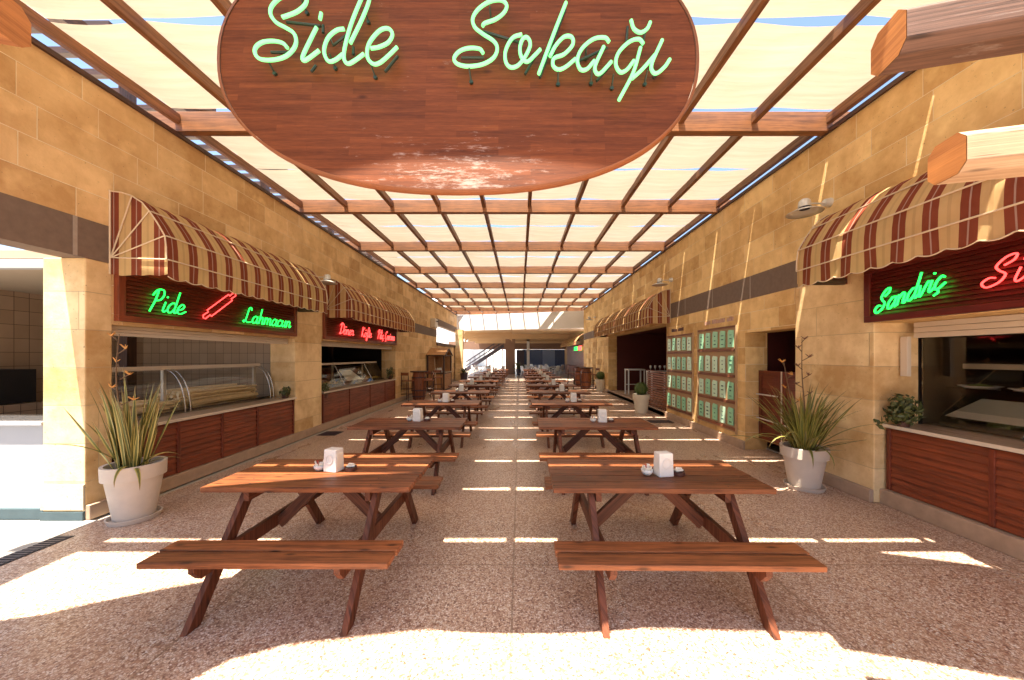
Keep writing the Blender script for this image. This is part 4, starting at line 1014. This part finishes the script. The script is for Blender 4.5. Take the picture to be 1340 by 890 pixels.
def leaf_cloud(m, c, rx, ry, rz, n, s, r, shell=True):
    for i in range(n):
        u = Vector((r.gauss(0, 1), r.gauss(0, 1), r.gauss(0, 1))).normalized(); k = r.uniform(.86, 1.04) if shell else r.random() ** .4
        p = Vector((c[0] + u.x * rx * k, c[1] + u.y * ry * k, c[2] + u.z * rz * k))
        a = Vector((r.gauss(0, 1), r.gauss(0, 1), r.gauss(0, 1))).normalized(); nn = (u + a * .7).normalized(); x = nn.orthogonal().normalized(); y = nn.cross(x)
        s_ = s * r.uniform(.6, 1.3); a_ = r.uniform(0, 6.28); x, y = x * math.cos(a_) + y * math.sin(a_), y * math.cos(a_) - x * math.sin(a_)
        m.face([p - x * s_, p - y * s_ * .5, p + x * s_, p + y * s_ * .5])
def topiary(label, x, y, k, seed):
    t = thing('potted_topiary', label, 'potted plant', (x, y, 0), 'clipped round shrubs in pots'); r = random.Random(seed)
    pot(t, x, y, .25 * k, .17 * k, .55 * k, M['pot2'], False)
    m = MB(); m.tube([(x, y, .48 * k), (x, y, .62 * k)], .02, 6); m.build('stem', M['stalk'], t)
    m = MB(); m.lathe([(.001, -.17 * k)] + [(.175 * k * math.cos(a), .175 * k * math.sin(a)) for a in [R(-75 + 15 * q) for q in range(11)]] + [(.001, .175 * k)], (x, y, .71 * k), 14)
    leaf_cloud(m, (x, y, .71 * k), .205 * k, .205 * k, .20 * k, 1500, .016 * k, r); m.build('foliage', M['leaf'], t)
topiary('round clipped shrub in a cream pot by the slatted screen', 3.66, 10.35, 1.0, 1)
topiary('round clipped shrub in a cream pot at the far end of the dark red room', 3.93, 16.7, 1.05, 2)
def ivy(label, c, rx, ry, rz, n, s, seed, trail=None):
    t = thing('ivy_plant', label, 'plant', (c[0], c[1], c[2] - rz), 'dark ivy plants on the counters'); r = random.Random(seed); m = MB()
    m.lathe([(.001, 0), (.05, 0), (.065, .1), (.055, .1)], (c[0], c[1], c[2] - rz), 14); m.build('pot', M['brownplastic'], t)
    m = MB(); leaf_cloud(m, c, rx, ry, rz, n, s, r, False)
    if trail:
        for p in trail: leaf_cloud(m, p, .05, .05, .04, 7, s, r, False)
    m.build('foliage', M['ivy'], t)
ivy('dark ivy trailing off the far end of the sandwich shop counter', (4.24, 3.80, 1.10), .13, .17, .18, 330, .034, 1, [(4.12, 3.85, 1.0), (4.05, 3.88, .97), (3.98, 3.8, .93)])
ivy('dark ivy at the far end of the flatbread shop counter', (-4.58, 6.72, 1.0), .10, .12, .12, 150, .03, 2)
ivy('dark ivy hanging at the near end of the doner shop counter', (-4.52, 7.98, .92), .10, .12, .2, 170, .03, 3)
ivy('dark leafy plant at the far end of the doner shop counter', (-4.6, 12.2, 1.1), .14, .2, .22, 170, .035, 4)

# ------------------------------------------------------------------ right wall fittings
def saloon():
    t = thing('saloon_doors', 'pair of dark red half height saloon doors in the stone doorway', 'door', (4.36, 5.68, .15))
    for a, b in ((5.14, 5.67), (5.70, 6.23)):
        m = MB(); n = 14; z0, z1 = .2, 1.44
        for i in range(n):
            p = z0 + .08 + (z1 - z0 - .16) * i / n; q = z0 + .08 + (z1 - z0 - .16) * (i + 1) / n; m.hexa([(4.36, a + .07, p), (4.34, a + .07, p), (4.34, b - .07, p), (4.36, b - .07, p), (4.36, a + .07, q), (4.35, a + .07, q), (4.35, b - .07, q), (4.36, b - .07, q)][::1])
        m.box(4.33, 4.37, a, a + .07, z0, z1); m.box(4.33, 4.37, b - .07, b, z0, z1); m.box(4.33, 4.37, a + .07, b - .07, z0, z0 + .08); m.box(4.33, 4.37, a + .07, b - .07, z1 - .08, z1)
        m.build('door_leaf', M['louvre'], t)
    m = MB(); m.box(4.325, 4.345, 5.672, 5.698, .2, 1.44); m.build('meeting_stile', M['cream'], t)
    m = MB(); m.tube([(4.31, 5.75, 1.02), (4.27, 6.2, 1.02)], .012, 6); m.tube([(4.31, 5.3, .55), (4.27, 6.2, .60)], .012, 6); m.build('push_bar', M['lamp'], t)
saloon()
def board(label, y0, y1, z0, z1, rows, cols, seed, title):
    t = thing('menu_board', label, 'menu board', (XR, (y0 + y1) / 2, z0), 'boards of green cards on the right wall'); r = random.Random(seed)
    one('backing', M['plaster'], (XR - .012, XR, y0, y1, z0, z1), parent=t)
    one('board_frame', M['plaster'], (XR - .03, XR, y0 - .03, y0, z0 - .03, z1 + .03), (XR - .03, XR, y1, y1 + .03, z0 - .03, z1 + .03), parent=t)
    H = (z1 - z0) / rows; Wd = (y1 - y0) / cols
    for i in range(rows):
        za = z0 + i * H
        one('shelf_rail', M['shelfwood'], (XR - .04, XR - .012, y0, y1, za + .035, za + .085), parent=t)
        for j in range(cols):
            ya = y0 + j * Wd + .045; yb = y0 + (j + 1) * Wd - .045; zc = za + .115; zd = za + H - .05; c = .05
            x = XR - .03 - r.uniform(0, .006); m = MB(); dz = r.uniform(-.01, .01)
            m.prism([(x, ya, zc + dz), (x, yb, zc + dz), (x, yb, zd - c + dz), (x, yb - c * .6, zd + dz), (x, ya, zd - c * .3 + dz)], (0, 0, 0), (.008, 0, 0))
            cd = m.build('card', M['card'] if r.random() < .6 else M['card2'], t)
            m = MB(); ym = (ya + yb) / 2
            for q in range(3):
                zz = zc + .06 + q * .085 + r.uniform(-.01, .01); w = r.uniform(.015, .042); m.box(x - .0025, x, ym - w, ym + w, zz, zz + r.uniform(.008, .03))
            m.build('print', M['cardmark'], cd)
    one('top_rail', M['shelfwood'], (XR - .035, XR - .012, y0, y1, z1 - .01, z1 + .025), parent=t)
    y = y1 - .25
    for k in range(title[0]):
        w = r.uniform(.04, .07); m = MB(); m.box(XR - .012, XR, y - w, y, z1 + .12 + .0, z1 + .12 + r.uniform(.06, .09)); m.build('letter', M['marks'] if seed == 1 else M['marks2'], t); y -= w + .018
        if k in title[1]: y -= .06
board('farther board of twenty green cards on the right wall, next to the slatted screen', 8.12, 9.50, .25, 2.22, 4, 5, 1, (8, (3,)))
board('nearer board of twenty green cards on the right wall, next to the saloon doorway', 6.50, 7.85, .25, 2.26, 4, 5, 2, (12, (2, 8)))
t = thing('slatted_screen', 'low screen of horizontal wooden slats at the near corner of the dark red room', 'screen', (4.15, 10.4, .12))
m = MB()
for i in range(15): m.box(4.12, 4.15, 9.66, 11.1, .16 + i * .07, .205 + i * .07)
m.build('slat', M['bar'], t); one('post', M['blackwood'], (4.15, 4.19, 9.66, 9.72, .12, 1.22), parent=t); one('post', M['blackwood'], (4.15, 4.19, 11.04, 11.1, .12, 1.22), parent=t); one('cap_rail', M['bar'], (4.10, 4.2, 9.66, 11.1, 1.22, 1.25), parent=t)
def white_bar(label, x, y, a=.35, b=.25):
    t = thing('white_bar_table', label, 'bar table', (x, y, .12), 'white bar tables in the dark red room')
    one('tabletop', M['whiteplastic'], (x - a, x + a, y - b, y + b, 1.12, 1.17), parent=t, bevel=.004)
    for sx in (-1, 1):
        for sy in (-1, 1): one('leg', M['whiteplastic'], (x + sx * (a - .03) - .022, x + sx * (a - .03) + .022, y + sy * (b - .03) - .022, y + sy * (b - .03) + .022, .12, 1.12), parent=t)
    one('foot_rail', M['lamp'], (x - a + .05, x + a - .05, y + b - .05, y + b - .02, .5, .53), parent=t)
white_bar('white bar table standing in the middle of the dark red room', 4.75, 14.2)
white_bar('white bar table behind the slatted screen in the dark red room', 5.0, 12.4)
for i in range(4):
    t = thing('hanging_glass', '%s wine glass from the left hanging upside down in the dark red room' % ORD[i], 'wine glass', (4.95 + i * .22, 12.4, 1.17), 'wine glasses in the dark red room')
    m = MB(); m.lathe([(.035, .0), (.006, .006), (.005, .07), (.03, .1), (.04, .15), (.032, .19)], (4.72 + i * .17, 12.4, 1.172), 14); o = m.build('glass', M['palegl'] if 0 else M['whiteplastic'], t, smooth=True)
    t['label'] = '%s wine glass from the left on the white bar table behind the screen' % ORD[i]; t['category'] = 'wine glass'

# ------------------------------------------------------------------ bar tables and stools
def bar_table(label, x, y):
    t = thing('high_table', label, 'bar table', (x, y, 0), 'tall wooden bar tables along the walls')
    m = MB(); n = 14
    for i in range(n):
        a0, a1 = 6.2832 * i / n, 6.2832 * (i + .96) / n
        for (r0, z0), (r1, z1) in zip([(.23, 0), (.28, .35), (.29, .55), (.27, .85)], [(.28, .35), (.29, .55), (.27, .85), (.22, 1.06)]):
            m.k = i; m.hexa([(x + r0 * .9 * math.cos(a0), y + r0 * .9 * math.sin(a0), z0), (x + r0 * math.cos(a0), y + r0 * math.sin(a0), z0), (x + r0 * math.cos(a1), y + r0 * math.sin(a1), z0), (x + r0 * .9 * math.cos(a1), y + r0 * .9 * math.sin(a1), z0),
                             (x + r1 * .9 * math.cos(a0), y + r1 * .9 * math.sin(a0), z1), (x + r1 * math.cos(a0), y + r1 * math.sin(a0), z1), (x + r1 * math.cos(a1), y + r1 * math.sin(a1), z1), (x + r1 * .9 * math.cos(a1), y + r1 * .9 * math.sin(a1), z1)], 2)
    m.build('barrel', M['bar'], t)
    m = MB(); 
    for r0, z in ((.285, .36), (.268, .86), (.245, .12)): m.lathe([(r0, z - .02), (r0 + .012, z - .02), (r0 + .012, z + .02), (r0, z + .02)], (x, y, 0), 24)
    m.build('hoop', M['darksteel'], t)
    m = MB(); m.lathe([(.001, 1.06), (.33, 1.06), (.34, 1.075), (.34, 1.095), (.33, 1.11), (.001, 1.11)], (x, y, 0), 24); m.build('tabletop', M['blackwood'], t)
def make_stool(label, loc, rz, group):
    t = thing('bar_stool', label, 'bar stool', loc, group, rz); s = .17
    for sx in (-1, 1):
        for sy in (-1, 1):
            m = MB(); m.tube([(sx * s * 1.15, sy * s * 1.15, 0), (sx * s * .9, sy * s * .9, .74)] + ([(sx * s * .95, s * 1.05, 1.08)] if sy > 0 else []), .016, 6); m.build('leg', M['blackwood'], t, world=False)
    m = MB(); m.box(-.19, .19, -.19, .19, .74, .775); m.build('seat', M['bar'], t, bevel=.01, world=False)
    m = MB(); m.box(-.18, .18, .165, .19, .96, 1.07); m.build('backrest', M['bar'], t, bevel=.005, world=False)
    for z in (.25, .45):
        m = MB(); k = s * 1.08
        for a, b in (((-k, -k), (k, -k)), ((k, -k), (k, k)), ((k, k), (-k, k)), ((-k, k), (-k, -k))): m.tube([(*a, z), (*b, z)], .010, 5)
        m.build('rung', M['blackwood'], t, world=False)
    return t
bar_table('barrel bar table by the left wall beside the wooden kiosk', -3.98, 13.6)
bar_table('nearer barrel bar table by the right wall', 3.45, 17.9)
bar_table('farther barrel bar table by the right wall', 3.35, 19.2)
g = 'dark bar stools round the barrel tables'
st = make_stool('bar stool between the left wall and the barrel table', (-4.28, 13.15, 0), R(160), g)
for lb, loc, rz in (('bar stool right of the left barrel table, facing it', (-3.55, 13.45, 0), R(-80)), ('bar stool behind the left barrel table', (-3.85, 14.25, 0), R(5)), ('bar stool standing apart in front of the wooden kiosk', (-3.62, 15.2, 0), R(20)),
                    ('bar stool against the right wall beside the nearer barrel table', (3.88, 17.75, 0), R(-70)), ('bar stool on the aisle side of the nearer barrel table', (2.98, 17.8, 0), R(80)),
                    ('bar stool on the aisle side of the farther barrel table', (2.88, 19.25, 0), R(85)), ('bar stool against the right wall beside the farther barrel table', (3.85, 19.2, 0), R(-80))):
    dup(st, loc, lb, rz)

# ------------------------------------------------------------------ wooden kiosk on the left
x0, x1, y0, y1 = -4.44, -3.66, 16.6, 18.3
t = thing('wooden_kiosk', 'small wooden kiosk with dark frame and pitched roof against the left wall', 'kiosk', ((x0 + x1) / 2, (y0 + y1) / 2, 0))
m = MB()
for x in (x0, x1):
    for y in (y0, y1): m.box(x - .035, x + .035, y - .035, y + .035, 0, 1.72)
for z in (.04, .85, 1.72):
    for x in (x0, x1): m.bar((x, y0, z), (x, y1, z), .05, .06)
    for y in (y0, y1): m.bar((x0, y, z), (x1, y, z), .05, .06)
for x in (x0 - .08, x1 + .08):
    m.bar((x, y0 - .06, 1.72), (x, (y0 + y1) / 2, 2.06), .05, .05); m.bar((x, y1 + .06, 1.72), (x, (y0 + y1) / 2, 2.06), .05, .05)
m.build('frame', M['blackwood'], t)
one('back_panel', M['kioskwood'], (x0 + .02, x0 + .04, y0 + .04, y1 - .04, .07, 1.69), parent=t)
one('end_panel', M['kioskwood'], (x0 + .04, x1 - .04, y1 - .03, y1 - .01, .07, 1.69), parent=t)
one('lower_panel', M['kioskwood'], (x1 - .01, x1 + .01, y0 + .04, y1 - .04, .07, .82), (x0 + .04, x1 - .04, y0 - .01, y0 + .01, .07, .82), parent=t)
one('counter', M['worktop'], (x0 + .04, x1 + .1, y0 + .04, y1 - .04, .885, .91), parent=t)
m = MB(); yc = (y0 + y1) / 2
for s in (-1, 1):
    ye = yc + s * (y1 - y0 + .16) / 2; m.hexa([(x0 - .06, ye, 1.75), (x1 + .06, ye, 1.75), (x1 + .06, yc, 2.09), (x0 - .06, yc, 2.09), (x0 - .06, ye, 1.775), (x1 + .06, ye, 1.775), (x1 + .06, yc, 2.115), (x0 - .06, yc, 2.115)])
m.build('roof', M['kioskwood'], t)
m = MB(); leaf_cloud(m, (-3.98, 16.95, 1.0), .17, .12, .09, 60, .09, random.Random(4), False); tag(m.build('white_bag', M['whiteplastic'], None), 'crumpled white bag on the counter of the wooden kiosk', 'bag')
t = thing('broom', 'broom leaning against the front of the wooden kiosk', 'broom', (-4.0, 16.4, 0)); m = MB(); m.tube([(-3.95, 16.3, .1), (-4.1, 16.56, 1.6)], .012, 6); m.build('handle', M['cream'], t); one('brush', M['kioskwood'], (-4.08, -3.82, 16.24, 16.32, 0, .1), parent=t)

# ------------------------------------------------------------------ drains
def drain(label, x0, x1, y0, y1):
    t = thing('floor_drain', label, 'drain grate', ((x0 + x1) / 2, (y0 + y1) / 2, 0), 'iron floor drains'); m = MB(); one('frame', M['drain'], (x0, x1, y0, y1, .0, .004), parent=t)
    alongy = (y1 - y0) > (x1 - x0); n = int(max(x1 - x0, y1 - y0) / .035)
    for i in range(n):
        if alongy: a = y0 + (y1 - y0) * i / n; m.box(x0 + .01, x1 - .01, a, a + .018, .004, .009)
        else: a = x0 + (x1 - x0) * i / n; m.box(a, a + .018, y0 + .01, y1 - .01, .004, .009)
    m.build('bar', M['darksteel'], t)
drain('long iron drain grate along the edge of the pale passage tiles at the left', -4.36, -4.20, .2, 3.25)
drain('iron drain grate in the floor by the left pillar between the shops', -4.35, -3.95, 7.35, 7.75)
drain('iron drain grate in the floor by the boards of green cards on the right', 3.35, 3.95, 8.75, 9.1)

# ------------------------------------------------------------------ far covered hall
t = thing('far_hall', 'covered hall closing the far end, white lintel over a wide dark opening', 'building', (0, 24, 0))
m = MB(); A, B = (-4.7, 24.75), (4.4, 22.05)
def wedge(z0, z1, d=.4, a=A, b=B): m.hexa([(*a, z0), (*b, z0), (b[0], b[1] + d, z0), (a[0], a[1] + d, z0), (*a, z1), (*b, z1), (b[0], b[1] + d, z1), (a[0], a[1] + d, z1)])
wedge(3.52, 4.62); m.build('white_lintel', M['lintel'], t)
m = MB(); m.box(-5.2, 9, 24.9, 46, 3.55, 3.7); m.build('ceiling', M['plaster'], t)
for y in (29, 34, 39): one('ceiling_beam', M['plaster'], (-5.1, 9, y, y + .35, 3.15, 3.549), parent=t)
one('back_beam', M['brownplaster'], (-9, 9, 43.5, 44, 2.55, 3.549), parent=t)
# elliptical arch on the left half
m = MB(); n = 20; ax0, ax1 = -4.3, -.6; cxx = (ax0 + ax1) / 2; ra_ = (ax1 - ax0) / 2
for i in range(n):
    a0, a1 = math.pi * i / n, math.pi * (i + 1) / n
    p0 = (cxx - ra_ * math.cos(a0), 2.75 + .62 * math.sin(a0)); p1 = (cxx - ra_ * math.cos(a1), 2.75 + .62 * math.sin(a1))
    m.hexa([(p0[0], 27, p0[1]), (p1[0], 27, p1[1]), (p1[0], 27.3, p1[1]), (p0[0], 27.3, p0[1]), (p0[0], 27, 3.55), (p1[0], 27, 3.55), (p1[0], 27.3, 3.55), (p0[0], 27.3, 3.55)])
m.build('arch', M['plaster'], t)
one('pillar', M['pillar'], (-4.42, -3.92, 23.6, 24.1, 0, 3.52), parent=t)
one('pillar', M['brownplaster'], (-1.3, -.42, 31.5, 32.3, 0, 3.5), parent=t)
one('post', M['lintel'], (.72, .98, 34, 34.26, 0, 3.5), parent=t)
one('glass_front', M['bluegl'], (.4, 6.2, 45, 45.1, .0, 2.55), parent=t)
one('pale_panel', M['palegl'], (3.0, 4.6, 44.9, 44.95, .3, 2.5), parent=t)
one('side_wall', M['plaster'], (5.9, 6.1, 24.6, 45, 0, 3.55), parent=t)
one('dark_doorway', M['darksteel'], (-.4, .6, 44.4, 44.5, 0, 2.5), parent=t)
t = thing('far_stall', 'small far stall with awning and green and red neon signs in the covered hall', 'stall', (4.6, 28, 0))
one('stall_front', M['darkred'], (4.55, 4.7, 24, 33, 0, 2.6), parent=t); one('counter', M['panelwood'], (4.35, 4.55, 24, 33, 0, .9), parent=t)
m = MB(); P = []; U = []
for d, z in ((0, 3.3), (.35, 3.1), (.6, 2.75), (.62, 2.5)): P.append([(4.55 - d, y, z) for y in (24, 27, 30, 33)]); U.append([(y, z) for y in (24, 27, 30, 33)])
m.grid(P, U); m.build('awning', M['stripe'], t)
one('green_sign', M['neongreen'], (4.28, 4.31, 25.6, 27.0, 2.12, 2.40), parent=t); one('red_sign', M['neonred'], (4.28, 4.31, 23.9, 25.2, 2.12, 2.42), parent=t)
t = thing('staircase', 'dark steel outdoor staircase rising to the right beyond the covered hall', 'staircase', (-4, 40, 0))
A_, B_ = Vector((-6.4, 40, 0)), Vector((-1.9, 40, 2.9)); m = MB()
for dy in (0, .9): m.bar(A_ + Vector((0, dy, 0)), B_ + Vector((0, dy, 0)), .08, .36)
m.build('stringer', M['darksteel'], t); m = MB()
for i in range(16): p = A_.lerp(B_, (i + .5) / 16); m.box(p.x - .14, p.x + .14, 40, 40.9, p.z + .05, p.z + .08)
m.build('tread', M['darksteel'], t)
m = MB()
for dy in (0, .9):
    for h in (.5, .95): m.tube([A_ + Vector((0, dy, h)), B_ + Vector((0, dy, h))], .04, 6)
    for i in range(9): p = A_.lerp(B_, i / 8) + Vector((0, dy, 0)); m.tube([p, p + Vector((0, 0, .95))], .02, 6)
m.build('railing', M['darksteel'], t)
for x in (-3.9, -3.1, -2.0): m = MB(); m.tube([(x, 40.4, 0), (x, 40.4, 1.7 + (x + 3.9) * .5)], .05, 8); m.build('support_post', M['redsteel'], t)
def far_plant(label, x, y, h, s, seed):
    t = thing('leafy_pot_plant', label, 'potted plant', (x, y, 0), 'leafy pot plants at the far end'); m = MB(); m.lathe([(.001, 0), (.2, 0), (.27, .55), (.24, .55), (.001, .5)], (x, y, 0), 18); m.build('pot', M['darksteel'], t)
    m = MB(); r = random.Random(seed)
    for i in range(60): blade(m, (x, y, .5), r.uniform(0, 6.28), R(r.uniform(5, 70)), r.uniform(.4, .8) * s, .07 * s, R(r.uniform(20, 90)), r.uniform(-1, 1))
    m.build('foliage', M['ivy'], t)
far_plant('green leafy plant in a dark pot at the foot of the far left pillar', -3.75, 23.2, .9, .8, 1)
far_plant('green leafy plant in a dark pot in the middle of the far aisle end', -.05, 30.5, 1.4, 1.3, 2)
def make_chair(label, loc, rz):
    t = thing('plastic_chair', label, 'chair', loc, 'white plastic chairs in the far covered hall', rz)
    m = MB(); m.box(-.22, .22, -.22, .22, .42, .45); m.build('seat', M['whiteplastic'], t, bevel=.01, world=False)
    m = MB(); m.hexa([(-.21, .19, .45), (.21, .19, .45), (.21, .22, .45), (-.21, .22, .45), (-.19, .28, .85), (.19, .28, .85), (.19, .31, .85), (-.19, .31, .85)]); m.build('backrest', M['whiteplastic'], t, bevel=.01, world=False)
    for sx in (-1, 1):
        for sy in (-1, 1): m = MB(); m.tube([(sx * .23, sy * .24, 0), (sx * .19, sy * .19, .42)], .02, 6); m.build('leg', M['whiteplastic'], t, world=False)
        m = MB(); m.bar((sx * .22, -.2, .64), (sx * .22, .24, .64), .045, .025); m.build('armrest', M['whiteplastic'], t, world=False)
    return t
pc = None; rr = random.Random(8); nth = 0
posn = ['near left', 'near right', 'far left', 'far right']
rowsx = [(1.0, 29.3, 'nearest the aisle, front'), (2.6, 29.8, 'middle, front'), (1.3, 32.6, 'nearest the aisle, second'), (3.4, 33.0, 'right, second'), (-2.2, 29.4, 'left of the pillar, front'), (-3.6, 32.2, 'far left, second'), (2.0, 36.5, 'middle, back')]
for x, y, wh in rowsx:
    t = thing('plastic_table', 'round white table in the far covered hall, %s row' % wh, 'table', (x, y, 0), 'round white tables in the far covered hall')
    m = MB(); m.lathe([(.001, .70), (.43, .70), (.45, .715), (.43, .73), (.001, .73)], (x, y, 0), 20); m.build('tabletop', M['whiteplastic'], t)
    m = MB(); m.lathe([(.26, 0), (.04, .05), (.04, .70)], (x, y, 0), 12); m.build('pedestal', M['whiteplastic'], t)
    for q in range(4):
        a = R(45 + 90 * q + rr.uniform(-12, 12)); loc = (x + .72 * math.cos(a), y + .72 * math.sin(a), 0); lb = 'white chair at %s of the far hall table %s row' % (posn[(2, 3, 0, 1)[q]] if 0 else ('far right', 'far left', 'near left', 'near right')[q], wh)
        if pc is None: pc = make_chair(lb, loc, a - R(90))
        else: dup(pc, loc, lb, a - R(90))

# ------------------------------------------------------------------ outside
t = thing('white_building', 'white house with grey roof seen through the high opening at the far left', 'building', (-12, 42, 0))
one('wall', M['farwhite'], (-30, -8, 52, 60, 0, 9), parent=t)
m = MB(); m.prism([(-31, 51, 9), (-31, 61, 9), (-31, 56, 11.5)], (0, 0, 0), (24, 0, 0)); m.build('roof', M['fargrey'], t)
m = MB()
for x in range(-28, -9, 3): m.box(x, x + 1.1, 51.95, 52, 3.4, 5)
m.build('window', M['fargrey'], t)
t = thing('boundary_wall', 'white garden wall behind the staircase', 'wall', (0, 58, 0)); one('wall', M['farwhite'], (-8, 12, 58, 58.4, 0, 3.2), parent=t); one('cap', M['fargrey'], (-8, 12, 57.9, 58.5, 3.2, 3.3), parent=t)
t = thing('outer_pergola', 'dark slatted pergola standing outside above the left wall', 'pergola', (-6.3, 10, 0))
for y in (5.5, 8.5, 11.5, 14.5, 17.5): one('post', M['blackwood'], (-6.42, -6.28, y, y + .14, 0, 6.3), parent=t)
one('long_beam', M['blackwood'], (-6.45, -6.25, 4.5, 19, 6.3, 6.5), parent=t); one('long_beam', M['blackwood'], (-8.6, -8.4, 4.5, 19, 6.3, 6.5), parent=t)
m = MB()
for i in range(34): m.box(-8.7, -6.0, 4.6 + i * .42, 4.7 + i * .42, 6.5, 6.6)
m.build('slat', M['blackwood'], t)
t = thing('passage_wall', 'white rendered wall closing the passage at the far left', 'wall', (-9.5, 0, 0)); one('wall', M['whitepaint'], (-9.7, -9.5, -6, 3.56, 0, 3.2), parent=t); one('coping', M['fargrey'], (-9.75, -9.45, -6, 3.56, 3.2, 3.26), parent=t)
